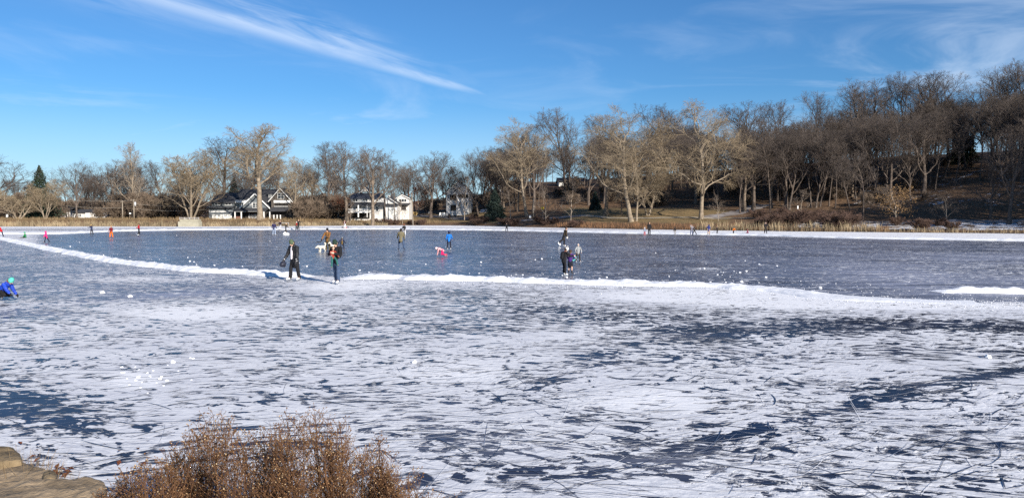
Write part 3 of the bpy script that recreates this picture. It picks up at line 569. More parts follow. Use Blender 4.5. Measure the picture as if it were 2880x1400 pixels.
# ------------------------------------------------------------------ conifers and trees that kept their leaves
def leafy(n_, gen, m, size, seed, name='crown'):
    rr = np.random.default_rng(seed); P = np.array([gen(rr) for _ in range(n_)]); a = rr.normal(size=(n_, 3)); a /= np.linalg.norm(a, axis=1)[:, None]; b_ = np.cross(a, rr.normal(size=(n_, 3))); b_ /= np.linalg.norm(b_, axis=1)[:, None]
    s_ = size * rr.uniform(.6, 1.4, (n_, 1)); V = np.stack([P - a * s_, P + b_ * s_ * .45, P + a * s_, P - b_ * s_ * .45], 1).reshape(-1, 3); me_ = npmesh(name, V, np.arange(4 * n_).reshape(-1, 4)); me_.materials.append(m); return me_
M_FIR = mat('spruce needles', (0.032, 0.050, 0.030), .9, .5, .7); M_FIR2 = mat('blue spruce needles', (0.028, 0.044, 0.036), .9, .5, .7)
def fir(px, Y, top, wpx, m, label, row=None, name='spruce_tree', bot=.06, n_=5200):
    b_ = land(px, row) if row else on_land(px, Y); Y = b_.y; H = EYE + (HOR - top) / F * Y - b_.z; W = wpx / F * Y / 2
    o = empty(name, b_, 0, label, 'tree'); tiers = max(9, int(H / .75)); off = random.Random(int(px)); ph = [(off.uniform(0, 6.28), off.uniform(.75, 1.12)) for _ in range(tiers + 1)]
    def gen(rr):
        u = 1 - rr.random() ** .6; k = int(u * tiers); f = u * tiers - k; zz = H * (bot + (1 - bot) * u); az = rr.random() * 6.283; lob = .72 + .28 * abs(math.cos((az + ph[k][0]) * 3.5)); r_ = W * (1 - u) ** .85 * ph[k][1] * lob * (1.12 - .45 * f) * rr.random() ** .4 * 1.15
        return (r_ * math.cos(az), r_ * math.sin(az), zz - r_ * .22 + rr.normal() * .08)
    c = link('crown', leafy(n_, gen, m, .26, int(px)), None, o)
    bm = bmesh.new(); bmesh.ops.create_cone(bm, segments=10, radius1=H * .016 + .05, radius2=.03, depth=H * .97, cap_ends=True, matrix=Matrix.Translation((0, 0, H * .47))); me_ = bpy.data.meshes.new('trunk'); bm.to_mesh(me_); bm.free(); link('trunk', me_, M_BARK, o, True)
    return o
fir(115, 212, 466, 118, M_FIR, 'dark green conifer standing at the left among bare trees', n_=6500)
fir(1392, 0, 528, 78, M_FIR2, 'dark broad spruce on the shore right of the white gabled house', row=618, n_=6500)
fir(1674, 0, 540, 40, M_FIR2, 'small narrow dark conifer at the left back of the lawn', row=590)
fir(660, 262, 500, 70, M_FIR2, 'dark conifer behind the grey house roof')
fir(2702, 190, 360, 120, M_FIR, 'dark green pine showing between oaks on the right hill', n_=6500)
def leaf_tree(px, row, top, wpx, m, label, seed, n_=2600, key='sapling', lo=.28, size=.14, Y=0):
    o = px_tree(px, Y, top, wpx, key, label, row=row, name='leafy_tree'); b_ = Vector(o.location); H = EYE + (HOR - top) / F * b_.y - b_.z; W = wpx / F * b_.y / 2; blobs = [(random.gauss(0, .45), random.gauss(0, .45), random.uniform(lo, .92)) for _ in range(46)]
    def gen(rr):
        k = blobs[rr.integers(len(blobs))]; sh = 1 - abs(k[2] - .5) * .8; q = rr.normal(size=3) * .13; return ((k[0] * sh + q[0]) * W, (k[1] * sh + q[1]) * W, (k[2] + q[2] * .5) * H)
    me_ = leafy(n_, gen, m, size, seed, 'leaves'); c = link('leaves', me_, None, o); c.scale = (1 / o.scale[0], 1 / o.scale[1], 1 / o.scale[2]); return o
M_RUST = mat('dry rust leaves', (0.15, 0.055, 0.030), .8, .35, 1); M_OAKL = mat('dry oak leaves', (0.26, 0.16, 0.075), .8, .35, 1)
leaf_tree(950, 612, 552, 90, M_RUST, 'rust-red leaved tree left of the white porch house', 5)
leaf_tree(2520, 632, 520, 120, M_OAKL, 'young oak still holding dry tan leaves on the right bank', 6, 1500)
leaf_tree(1178, 606, 515, 70, M_RUST, 'brown-leaved tree behind the pale grass clumps', 8, 1500)
# ------------------------------------------------------------------ reeds and grass
M_REED = mat('dry reed', (0.34, 0.265, 0.165), .9, .55, .25); M_REEDB = mat('dry brown grass', (0.235, 0.165, 0.09), .9, .35, .5)
def reeds(name, n_, pxr, sr, hr, m, dens=None, w=.02):
    rr = np.random.default_rng(int(n_)); px = rr.uniform(*pxr, n_); th0 = np.array([shoreY(p_) for p_ in np.linspace(*pxr, 60)]); Yb = np.interp(px, np.linspace(*pxr, 60), th0) + rr.uniform(*sr, n_)
    x = (px - CX) / F * Yb; cl = np.sin(px * .21) * np.sin(px * .083 + 1) * .5 + np.sin(px * .9) * .25
    kp = (rr.random(n_) < np.clip(.75 + cl * .7, .1, 1)) & ((px < 496) | (px > 561) | (name == 'dry_grass')); x, Yb, px, cl = x[kp], Yb[kp], px[kp], cl[kp]; z = np.maximum(terr_z(x, Yb), -.05); k = len(x); h = rr.uniform(*hr, k) * (1 + .35 * cl); ln = rr.normal(0, .13, (k, 2)) * h[:, None]; a = rr.uniform(0, 3.14, k); ax, ay = np.cos(a) * w, np.sin(a) * w
    V = np.stack([np.stack([x - ax, Yb - ay, z - .03], -1), np.stack([x + ax, Yb + ay, z - .03], -1), np.stack([x + ax * .8 + ln[:, 0] * .5, Yb + ay * .8 + ln[:, 1] * .5, z + h * .6], -1), np.stack([x + ln[:, 0], Yb + ln[:, 1], z + h], -1)], 1).reshape(-1, 3)
    return tag(link(name, npmesh(name, V, np.arange(4 * k).reshape(-1, 4)), m), kind='stuff')
reeds('reeds', 21000, (-60, 1090), (-.8, 1.8), (.3, 1.1), M_REED)
reeds('reeds', 3000, (1960, 2480), (-.6, 2.6), (.6, 1.7), M_REED)
reeds('reeds', 900, (2480, 2880), (-.4, 2.0), (.4, 1.0), M_REED)
reeds('dry_grass', 15000, (-60, 1240), (2, 9), (.35, .8), M_REEDB)
reeds('dry_grass', 9000, (1560, 2500), (.2, 6), (.25, .9), mat('rusty brush', (.25, .135, .07), .9, .45, .4))
# ------------------------------------------------------------------ houses
M_GREY = mat('grey siding', (0.135, 0.150, 0.160), .8, .12, 1.0, wave=('Z', 3.2, .5)); M_WHITE = mat('white painted siding', (0.62, 0.60, 0.57), .7, .08, 1.0, wave=('Z', 3.2, .4)); M_TRIM = mat('white trim', (0.78, 0.77, 0.74), .6, .05)
M_ROOF = mat('dark shingle', (0.055, 0.056, 0.062), .9, .3, 3.0, .3, 20); M_ROOFB = mat('slate blue shingle', (0.060, 0.066, 0.085), .85, .3, 3.0, .3, 20); M_BRSID = mat('brown siding', (0.095, 0.080, 0.068), .85, .2, 1.0, wave=('Z', 3.2, .5))
M_GLASS = mat('window glass', (0.025, 0.030, 0.038), .12, .3, .8, spec=.5); M_BRICK = mat('brick', (0.20, 0.095, 0.07), .9, .3, 8.0, .3, 16); M_SHADEBLK = mat('painted shade and black fittings', (0.030, 0.027, 0.025), .9, .3, .8); M_CONC = mat('concrete', (0.34, 0.315, 0.24), .85, .15, 1.2, .3, 6); M_STEEL = mat('galvanised rail', (0.50, 0.50, 0.50), .5, .1)  # near-black paints the shade of openings; also colours wall lamp and bin lid
M_YEL = mat('cream siding', (0.48, 0.42, 0.26), .8, .12, 1, wave=('Z', 3.2, .4)); M_POLE = mat('weathered pole', (0.30, 0.255, 0.20), .9, .25, 1.5, .3, 10); M_DOOR = mat('garage door white', (0.76, 0.75, 0.70), .6, .06)
class House:
    """built from measurements taken in photo pixels at the distance D of its front"""
    def __init__(s, name, px, D, label, cat='house'):
        s.D = D; c = at(px, HOR, D); s.o = empty(name, (c.x, D, tz(c.x, D)), 0, label, cat); s.org = Vector(s.o.location); s.k = D / F
    def P(s, px, py, dy=0.0): q = at(px, py, s.D); return Vector((q.x - s.org.x, dy, q.z - s.org.z))
    def box(s, name, m, x0, y0, x1, y1, d0, d1, parent=None, bev=0.0, down=0.0):
        a, b_ = s.P(x0, y1), s.P(x1, y0); bm = bmesh.new(); bmesh.ops.create_cube(bm, size=1)
        for v_ in bm.verts: v_.co = (a.x + (v_.co.x + .5) * (b_.x - a.x), d0 + (v_.co.y + .5) * (d1 - d0), a.z - down + (v_.co.z + .5) * (b_.z - a.z + down))
        me_ = bpy.data.meshes.new(name); bm.to_mesh(me_); bm.free(); return link(name, me_, m, parent or s.o)
    def prism(s, name, m, pts, d0, d1, parent=None):
        """outline given in photo pixels, extruded front to back"""
        f = [s.P(*q, d0) for q in pts]; b_ = [s.P(*q, d1) for q in pts]; n_ = len(pts)
        return pyobj(name, f + b_, [tuple(range(n_))[::-1], tuple(range(n_, 2 * n_))] + [(i, (i + 1) % n_, n_ + (i + 1) % n_, n_ + i) for i in range(n_)], m, parent or s.o)
    def slab(s, name, m, x0, x1, yE, yR, dE, dR, th=.22, parent=None, over=.3):
        """roof plane from an eave (row yE, depth dE) to a ridge (row yR, depth dR)"""
        zE, zR = s.P(x0, yE).z, s.P(x0, yR).z; a, b_ = s.P(x0, yE).x - over, s.P(x1, yE).x + over
        V = [(a, dE, zE), (b_, dE, zE), (b_, dR, zR), (a, dR, zR)]; V += [(x, y, z - th) for x, y, z in V]
        return pyobj(name, V, [(0, 1, 2, 3), (7, 6, 5, 4), (0, 4, 5, 1), (1, 5, 6, 2), (2, 6, 7, 3), (3, 7, 4, 0)], m, parent or s.o)
    def gable(s, xl, xp, xr, yl, yp, yr, d0, d1, wallm, roofm, trim=M_TRIM, over=.35, rake=.30):
        s.prism('gable_wall', wallm, [(xl, yl), (xr, yr), (xp, yp)], d0, d1)
        for (xa, ya) in ((xl, yl), (xr, yr)):
            A, B = s.P(xa, ya), s.P(xp, yp); d = (A - B).normalized(); A = A + d * .45; up = Vector((0, 0, .16)); up2 = Vector((0, 0, .16 + rake))
            for nm, m, y0, y1, u0, u1 in (('roof', roofm, d0 - over, d1, up, up + Vector((0, 0, .2))), ('rake_board', trim, d0 - over - .05, d0 - over + .06, up - Vector((0, 0, .22)), up2 - Vector((0, 0, .16)))):
                V = [A + u0, B + u0, B + u1, A + u1]; V = [Vector((v_.x, y0, v_.z)) for v_ in V] + [Vector((v_.x, y1, v_.z)) for v_ in V]
                pyobj(nm, V, [(0, 1, 2, 3), (7, 6, 5, 4), (0, 4, 5, 1), (1, 5, 6, 2), (2, 6, 7, 3), (3, 7, 4, 0)], m, s.o)
    def window(s, x0, y0, x1, y1, d, nx=2, ny=2, fm=M_TRIM, name='window', t=.9):
        """frame ring proud of the wall, dark pane set in it, thin bars"""
        w = s.box(name, M_GLASS, x0 + t * .4, y0 + t * .4, x1 - t * .4, y1 - t * .4, d - .06, d + .02)
        bm = bmesh.new(); A, B = s.P(x0, y1), s.P(x1, y0); tw = t * s.k
        def bx(xa, za, xb, zb, ya, yb):
            r_ = bmesh.ops.create_cube(bm, size=1)
            for v_ in r_['verts']: v_.co = (xa + (v_.co.x + .5) * (xb - xa), ya + (v_.co.y + .5) * (yb - ya), za + (v_.co.z + .5) * (zb - za))
        bx(A.x, A.z, B.x, A.z + tw, d - .12, d - .004); bx(A.x, B.z - tw, B.x, B.z, d - .12, d - .004); bx(A.x, A.z + tw, A.x + tw, B.z - tw, d - .12, d - .004); bx(B.x - tw, A.z + tw, B.x, B.z - tw, d - .12, d - .004)
        for i in range(1, nx): x = A.x + (B.x - A.x) * i / nx; bx(x - .04, A.z + tw, x + .04, B.z - tw, d - .10, d - .062)
        for i in range(1, ny): z = A.z + (B.z - A.z) * i / ny; bx(A.x + tw, z - .03, B.x - tw, z + .03, d - .098, d - .061)
        me_ = bpy.data.meshes.new('frame'); bm.to_mesh(me_); bm.free(); link('frame', me_, fm, w); return w
    def post(s, x, y0, y1, d, w=2.0, m=M_TRIM): return s.box('post', m, x - w / 2, y0, x + w / 2, y1, d, d + w * s.k, down=.4)

h = House('grey_house', 700, 216, 'grey shingled house with white trim, a double garage and a front gable')
h.box('garage_wall', M_GREY, 588, 580, 655, 618, 0, 9, down=1.5); h.box('upper_wall', M_GREY, 592, 569, 653, 580, .8, 8.5)
h.slab('roof', M_ROOF, 591, 654, 569, 540, .2, 6); h.slab('roof', M_ROOF, 591, 654, 569, 540, 11, 6.02); h.slab('skirt_roof', M_ROOF, 587, 655, 584, 578.5, -.9, .79, .15)
h.box('band', M_TRIM, 588, 593.6, 655, 596.2, -.10, -.004)
for x0, x1 in ((597, 624), (626.5, 652.5)):
    d_ = h.box('garage_door', M_DOOR, x0, 603, x1, 617.5, -.08, -.004); h.box('door_window', M_GLASS, x0 + 3, 605.2, x0 + 12, 607, -.1, -.081, d_); h.box('door_window', M_GLASS, x0 + 15, 605.2, x1 - 3, 607, -.1, -.081, d_)
for x0, x1 in ((601, 617.5), (630, 648)): h.window(x0, 570, x1, 577, .8, 2, 1)
h.box('wall', M_GREY, 655.3, 569, 800, 618, 2.0, 12, down=1.5); h.slab('roof', M_ROOF, 655, 800, 569, 530, 1.4, 7); h.slab('roof', M_ROOF, 655, 800, 569, 530, 13, 7.02)
h.box('dormer_band', M_TRIM, 655.5, 562.5, 700, 570, 1.2, 4); h.window(657, 570.5, 682, 583, 2.0, 5, 1)
h.prism('wall', M_GREY, [(676, 586), (756, 586), (756, 584), (716, 546), (676, 584)], .6, 6)
h.gable(676, 716, 756, 584.5, 546.5, 584.5, .55, 7, M_GREY, M_ROOF, over=.5, rake=.36)
h.window(700, 569.5, 707.5, 577.5, .55, 2, 2); h.window(708, 569.3, 727.5, 584.5, .55, 2, 3)
h.slab('porch_roof', M_ROOF, 668, 752, 593, 584.6, -2.6, .5, .18); h.box('porch_beam', M_TRIM, 667, 593, 753, 595.6, -2.5, -2.2)
h.box('porch_back_shade', M_SHADEBLK, 668, 596, 752, 618, .2, .5); h.box('porch_floor', M_BRICK, 667, 614.5, 753, 618, -2.4, .18, down=1.2); h.box('porch_railing_wall', M_BRICK, 667, 608.5, 686, 614.3, -2.3, -2.1)  # porch shade is painted: a near-black panel at the back
for x in (669.5, 687, 750): h.post(x, 595.7, 618, -2.45, 2.4)
for x0, x1 in ((699, 703), (708, 720), (724, 728)): h.window(x0, 602.5, x1, 614, .17, 2 if x1 - x0 > 6 else 1, 1, name='porch_door')
h.box('dormer_wall', M_GREY, 744, 543, 757, 559, 3.4, 6); h.slab('dormer_roof', M_ROOF, 743.5, 757.5, 543.4, 540, 3.0, 6.5, .15); h.window(745.5, 544.5, 754, 558, 3.4, 2, 3); h.window(743.5, 569, 751, 583, 1.98, 1, 2)
h.prism('wall', M_BRSID, [(764, 618), (822, 618), (822, 564), (764, 564)], -.4, 10); h.gable(760, 790, 826, 565, 531, 570, -.4, 9, M_BRSID, M_ROOF, over=.5, rake=.2)
h.window(782, 543, 801, 559, -.42, 2, 2); h.box('white_band', M_TRIM, 772, 563.6, 818, 570.5, -.7, -.41); h.box('balcony_shade', M_SHADEBLK, 775, 571, 811, 580, -.5, -.41); h.box('balcony_rail', M_TRIM, 773, 580, 812, 581.2, -.8, -.7)  # balcony shade painted as a dark panel on the flat wall
h.slab('porch_roof', M_ROOF, 768, 812, 593, 583, -2.4, -.42, .18); h.box('porch_back_shade', M_SHADEBLK, 770, 595, 812, 618, -.5, -.41); h.box('porch_beam', M_TRIM, 768, 593, 812, 594.6, -2.2, -2.0)  # dark panel paints the shade under this porch roof too
for x in (765.5, 777, 786, 795): h.post(x, 604 if x > 770 else 594, 617, -2.2, 2.2)

h = House('white_porch_house', 1050, 219, 'white two-storey house with blue-grey roof, raised porch and garage wing')
h.box('wall', M_WHITE, 984, 557, 1076, 608, 1.5, 11, down=1.5); h.slab('roof', M_ROOFB, 984, 1066, 557, 541, .9, 6); h.slab('roof', M_ROOFB, 984, 1066, 557, 541, 11.5, 6.02)
h.gable(1003, 1019, 1026, 539, 527, 536, 5.2, 8, M_WHITE, M_ROOFB, rake=.12); h.slab('skirt_roof', M_ROOF, 984, 1077, 576, 568.5, -1.2, 1.48, .18)
for a in ((989, 558.5, 1004, 567.5, 2), (1017, 559, 1032, 564.5, 2), (1056, 559, 1063, 567, 1)): h.window(*a[:4], 1.48, a[4], 1)
for a in ((990, 580.5, 1005, 589, 2), (1017, 581, 1024, 590, 1), (1026, 580, 1033, 592, 1), (1054, 580, 1062, 594, 1)): h.window(*a[:4], 1.48, a[4], 2)
h.box('wall_lamp', M_SHADEBLK, 1010.6, 579, 1012.2, 584, 1.3, 1.45)
h.box('deck', M_TRIM, 979, 595.8, 1037, 598.4, -2.0, 1.45); h.box('under_deck_shade', M_SHADEBLK, 984, 598.6, 1037, 607.5, .9, 1.4, down=.6)  # shade beneath the deck painted as a near-black box
bm = bmesh.new()
for i in range(46):
    if 1 < i % 23: a = h.P(980 + i * 1.22, 595.6); bmesh.ops.create_cube(bm, size=1, matrix=Matrix.Translation((a.x, -1.9, a.z + .38)) @ Matrix.Diagonal((.05, .05, .76, 1)))
a, b_ = h.P(979, 588), h.P(1036, 588); bmesh.ops.create_cube(bm, size=1, matrix=Matrix.Translation(((a.x + b_.x) / 2, -1.9, a.z)) @ Matrix.Diagonal((b_.x - a.x, .09, .1, 1)))
me_ = bpy.data.meshes.new('railing'); bm.to_mesh(me_); bm.free(); link('railing', me_, M_TRIM, h.o)
for x in (981.5, 1011.5, 1036): h.post(x, 577, 607, -1.95, 2.6 if x < 1030 else 1.4)
h.box('garage_wall', M_WHITE, 1082, 577.5, 1117, 608, .4, 9, down=1.2); h.slab('skirt_roof', M_ROOF, 1080, 1118, 577.6, 572, -.5, 2, .15); h.prism('gable_wall', M_WHITE, [(1083, 573), (1118, 573), (1093, 557), (1083, 557)], 1, 9)
A, B = h.P(1121, 576), h.P(1090, 555.5); pyobj('roof', [Vector((v_.x, y, v_.z + u)) for y in (.4, 9.5) for v_, u in ((A, 0), (B, 0), (B, .42), (A, .42))], [(0, 1, 2, 3), (7, 6, 5, 4), (0, 4, 5, 1), (1, 5, 6, 2), (2, 6, 7, 3), (3, 7, 4, 0)], M_ROOF, h.o); h.prism('rake_board', M_TRIM, [(1121, 575.6), (1090, 555), (1090, 553.6), (1121, 574.2)], .2, .39)
ch = h.box('cupola', M_WHITE, 1086.5, 549, 1093.5, 557, 2, 2.7); h.box('cupola_window', M_GLASS, 1088.6, 550.4, 1091.4, 554, 1.96, 1.998, ch)
gd = h.box('garage_door', M_DOOR, 1090, 586, 1114, 606, .3, .396)
for x in (1093, 1100, 1107): h.box('door_window', M_GLASS, x, 583.6 + 4, x + 4, 590, .26, .299, gd)
h.box('wing_wall', M_WHITE, 1108, 556, 1142, 606, 6, 13, down=1.2); h.gable(1106, 1123, 1143, 556.5, 547, 556.5, 5.9, 13, M_WHITE, M_ROOF, rake=.14); h.window(1113, 558, 1136, 567, 5.96, 3, 1); h.slab('skirt_roof', M_ROOF, 1112, 1144, 573.5, 570, 4.6, 5.95, .15); h.box('entry_shade', M_SHADEBLK, 1120, 577, 1134, 590, 5.8, 5.95)  # entry opening is a dark panel, its shade painted in

h = House('white_gabled_house', 1290, 236, 'tall white house with steep overlapping gables and a dark balcony opening')
h.box('wall', M_WHITE, 1254, 545, 1325, 592, 1, 11, down=1.5); h.gable(1250, 1290, 1329, 546, 508.5, 546, .95, 11, M_WHITE, M_ROOF, rake=.2)
h.box('front_wall', M_WHITE, 1283.5, 541, 1320, 592, -.6, .94, down=1.5); h.gable(1274, 1303, 1321, 547, 523, 539, -.65, 6, M_WHITE, M_ROOF, rake=.16)
h.box('balcony_shade', M_SHADEBLK, 1289.5, 547, 1317, 556.5, -.75, -.604); h.box('porch_shade', M_SHADEBLK, 1265, 547, 1283, 562, .8, .996); h.box('porch_shade', M_SHADEBLK, 1267, 576, 1283, 592, .8, .996); h.window(1271.5, 528, 1276.5, 533, .94, 1, 1)  # no hollows here: dark panels paint the shade of balcony and porch
for x in (1290, 1303, 1310): h.window(x, 568.5, x + 6.5, 580, -.606, 1, 2)
h.window(1259, 548, 1264, 558, .99, 1, 2); h.window(1259, 569, 1264, 579, .99, 1, 2); h.box('chimney', M_WHITE, 1259, 534, 1263, 545, 6, 6.8)

h = House('low_white_house', 255, 244, 'low white bungalow with grey roof half hidden behind brown bushes at the left')
h.box('wall', M_WHITE, 206, 597, 290, 617, 0, 8, down=1.5); h.slab('roof', M_ROOF, 205, 291, 597, 588, -.6, 4); h.slab('roof', M_ROOF, 205, 291, 597, 588, 8.6, 4.02); h.prism('gable_wall', M_WHITE, [(282, 617), (306, 617), (306, 592), (282, 598)], -1.2, 7)
h.prism('roof', M_ROOF, [(280, 598.5), (307, 591.5), (307, 583), (303, 584)], -1.5, 7.4); h.window(291, 600, 299, 611, -1.22, 2, 2); h.window(220, 601, 230, 610, -.02, 2, 2); h.window(264, 601, 274, 610, -.02, 2, 2); h.box('entry_porch', M_TRIM, 245, 599, 262, 612, -1.0, -.05)
h = House('white_cottage', 165, 250, 'small white house with brown roof behind the reeds at far left')
h.box('wall', M_WHITE, 143, 592, 196, 618, 0, 8, down=1.5); h.slab('roof', M_BRSID, 142, 197, 592, 582, -.6, 4); h.slab('roof', M_BRSID, 142, 197, 592, 582, 8.6, 4.02); h.window(148, 595, 156, 603, -.02, 2, 2); h.window(172, 595, 184, 603, -.02, 2, 2)
h = House('hill_house', 1435, 262, 'white-fronted house with a flat eave seen through trees above the spruce')
h.box('wall', M_WHITE, 1404, 517, 1466, 545, 0, 9, down=4); h.slab('roof', M_ROOF, 1403, 1467, 517, 507, -.6, 4.5); h.slab('roof', M_ROOF, 1403, 1467, 517, 507, 9.6, 4.52); h.box('wing_wall', M_BRSID, 1416, 522, 1462, 546, -.6, -.01, down=3); h.window(1420, 524, 1430, 534, -.62, 2, 2); h.window(1446, 524, 1456, 534, -.62, 2, 2)
h = House('hilltop_house', 1606, 258, 'white house on the hill behind thin trees in the middle of the wood')
h.box('wall', M_WHITE, 1572, 510, 1646, 532, 0, 9, down=4); h.slab('roof', M_ROOF, 1570, 1648, 510, 498, -.6, 4.5); h.slab('roof', M_ROOF, 1570, 1648, 510, 498, 9.6, 4.52); h.box('chimney', M_TRIM, 1615, 495, 1619, 512, 1, 2)
for x in (1580, 1602, 1628): h.window(x, 514, x + 9, 526, -.02, 2, 2)
h = House('dark_house', 1957, 246, 'dark house with white windows behind the trunk of the great cottonwood')
h.box('wall', M_BRSID, 1925, 455, 1992, 515, 0, 9, down=4); h.slab('roof', M_ROOF, 1923, 1994, 455, 440, -.6, 4.5); h.slab('roof', M_ROOF, 1923, 1994, 455, 440, 9.6, 4.52)
for x, y in ((1955, 462), (1955, 488), (1935, 462), (1978, 488)): h.window(x, y, x + 10, y + 14, -.02, 1, 2, t=1.4)
h = House('yellow_house', 2440, 196, 'cream-walled house half hidden by dark trunks on the right slope')
h.box('wall', M_YEL, 2396, 478, 2482, 514, 0, 8, down=4); h.slab('roof', M_ROOF, 2390, 2488, 478, 458, -.8, 4); h.slab('roof', M_ROOF, 2390, 2488, 478, 458, 8.8, 4.02); h.slab('side_roof', M_ROOF, 2330, 2392, 475, 462, -.8, 4); h.box('side_wall', M_BRSID, 2334, 475, 2389, 514, .3, 7.6, down=4)
for x in (2410, 2436, 2458): h.window(x, 484, x + 12, 500, -.02, 2, 2)

# ------------------------------------------------------------------ the concrete outlet on the left shore
o = at(528, 637, 198); h = House('concrete_outlet', 528, 189, 'pale concrete outlet block with a metal railing on the reed shore', 'outlet'); h.o.location.z = h.org.z = 0.0
h.box('lower_block', M_CONC, 500.5, 623, 558, 637.4, 0, 2.2, down=.5, bev=.05); h.box('upper_block', M_CONC, 503, 617.2, 556, 622.8, .5, 2.1); h.box('ledge', M_CONC, 512, 615.8, 521, 617, .8, 1.4)
bm = bmesh.new()
for x in (502, 516, 530, 544, 556): a = h.P(x, 617); bmesh.ops.create_cone(bm, segments=8, radius1=.04, radius2=.04, depth=.55, cap_ends=True, matrix=Matrix.Translation((a.x, .7, a.z + .25)))
for z_ in (612.2, 614.6): a, b_ = h.P(502, z_), h.P(556, z_); bmesh.ops.create_cone(bm, segments=8, radius1=.035, radius2=.035, depth=b_.x - a.x, cap_ends=True, matrix=Matrix.Translation(((a.x + b_.x) / 2, .7, a.z)) @ Matrix.Rotation(math.pi / 2, 4, 'Y'))
me_ = bpy.data.meshes.new('railing'); bm.to_mesh(me_); bm.free(); link('railing', me_, M_STEEL, h.o)

# ------------------------------------------------------------------ poles, wires, signs and shore furniture
def cyl(bm, p, q, r0, r1=None, n_=8):
    p, q = Vector(p), Vector(q); d = q - p; bmesh.ops.create_cone(bm, segments=n_, radius1=r0, radius2=r1 or r0, depth=d.length, cap_ends=True, matrix=Matrix.Translation((p + q) / 2) @ d.to_track_quat('Z', 'Y').to_matrix().to_4x4())
def bmobj(name, bm, m, parent=None, smooth=False): me_ = bpy.data.meshes.new(name); bm.to_mesh(me_); bm.free(); return link(name, me_, m, parent, smooth)
TOPS = {}
def upole(px, Y, top, label, arm=0, trans=False, lean=0.0):
    b_ = on_land(px, Y); H = EYE + (HOR - top) / F * Y - b_.z; o = empty('utility_pole', b_, 0, label, 'utility pole'); bm = bmesh.new(); cyl(bm, (0, 0, -.4), (lean * H, 0, H), .17, .11, 10); bmobj('pole', bm, M_POLE, o, True)
    if arm: bm = bmesh.new(); bmesh.ops.create_cube(bm, size=1, matrix=Matrix.Translation((lean * H, -.16, H - .35)) @ Matrix.Diagonal((arm, .1, .12, 1))); bmobj('crossarm', bm, M_POLE, o)
    if trans: bm = bmesh.new(); cyl(bm, (.42, -.1, H - 1.9), (.42, -.1, H - .8), .27, .27, 14); bmobj('transformer', bm, M_STEEL, o, True)
    TOPS[px] = Vector((b_.x + lean * H, b_.y - .1, b_.z + H)); return o
upole(82, 214, 546, 'plain utility pole between the two low tan trees'); upole(378, 212, 560, 'utility pole with crossarm and grey transformer', 1.7, True); upole(346, 216, 564, 'thinner utility pole just left of the transformer pole', .9)
upole(1162, 212, 545, 'slightly tilted wooden pole beside the pale grass clumps', lean=-.035); upole(1500, 195, 560, 'thin dark pole beside the snowy drive on the wooded hill')
def wire(a, b_, sag, label):
    n_ = 18; V, Fc = [], []; d = (b_ - a).normalized(); s_ = d.cross(Vector((0, 0, 1))).normalized(); r_ = .025
    for i in range(n_ + 1):
        f = i / n_; p_ = a.lerp(b_, f) - Vector((0, 0, sag * 4 * f * (1 - f)))
        for k in range(4): V.append(p_ + (s_ * math.cos(k * math.pi / 2) + Vector((0, 0, 1)) * math.sin(k * math.pi / 2)) * r_)
    for i in range(n_):
        for k in range(4): Fc.append((i * 4 + k, i * 4 + (k + 1) % 4, i * 4 + 4 + (k + 1) % 4, i * 4 + 4 + k))
    o = pyobj('power_line', V, Fc, mat('wire', (.36, .33, .28), .6)); return tag(o, label, 'power line')
T = TOPS; D_ = Vector((0, 0, -1))
wire(T[82] + D_ * .2, T[378] + D_ * .3, .9, 'upper wire strung from the plain pole to the transformer pole'); wire(T[82] + D_ * 1.8, T[346] + D_ * 2, .7, 'lower wire strung from the plain pole to the thin pole')
wire(T[378] + D_ * 1.3, at(590, 577, 216), .5, 'bright cable running right from the transformer pole to the grey house'); wire(at(-90, 536, 216), T[82] + D_ * .2, .5, 'wire running from the plain pole out past the left edge'); wire(T[378] + D_ * 2.6, at(592, 588, 215.8), .6, 'thin lower cable from the transformer pole to the garage')
M_SIGN = mat('sign yellow', (0.72, 0.50, 0.02), .5, .05); M_BLK = mat('sign black', (0.015, .015, .015), .6, .05); M_SWH = mat('sign white', (.78, .78, .76), .6, .05); M_GALV = mat('sign post', (.30, .29, .27), .6, .1)
b_ = on_land(1527, 184); o = empty('road_sign', b_, 0, 'yellow diamond warning sign with a black walking figure', 'road sign'); c = at(1526, 585, 184) - b_; bm = bmesh.new(); cyl(bm, (0, 0, -.3), (0, 0, c.z + .5), .035); bmobj('post', bm, M_GALV, o)
bm = bmesh.new(); bmesh.ops.create_cube(bm, size=1, matrix=Matrix.Translation((c.x, -.06, c.z)) @ Matrix.Rotation(math.pi / 4, 4, 'Y') @ Matrix.Diagonal((.66, .02, .66, 1))); plate = bmobj('plate', bm, M_SIGN, o)
bm = bmesh.new(); f_ = Vector((c.x, -.08, c.z))
for p0, p1, r_ in (((0, 0, .16), (0, 0, .22), .05), ((0, 0, .1), (0, 0, -.06), .065), ((0, 0, -.05), (-.09, 0, -.26), .04), ((0, 0, -.05), (.09, 0, -.25), .04), ((0, 0, .08), (.12, 0, -.02), .028), ((0, 0, .08), (-.1, 0, -.03), .028)): cyl(bm, f_ + Vector(p0), f_ + Vector(p1), r_)
bmobj('walking_figure', bm, M_BLK, plate)
def small_sign(px, Y, py, w, hh, label, row=None):
    b_ = land(px, row) if row else on_land(px, Y); c = at(px, py, b_.y) - b_; o = empty('sign', b_, 0, label, 'sign'); bm = bmesh.new(); cyl(bm, (0, .03, -.3), (0, .03, c.z), .04); bmobj('post', bm, M_POLE, o); bm = bmesh.new(); bmesh.ops.create_cube(bm, size=1, matrix=Matrix.Translation((c.x, 0, c.z)) @ Matrix.Diagonal((w, .03, hh, 1))); bmobj('board', bm, M_SWH, o)
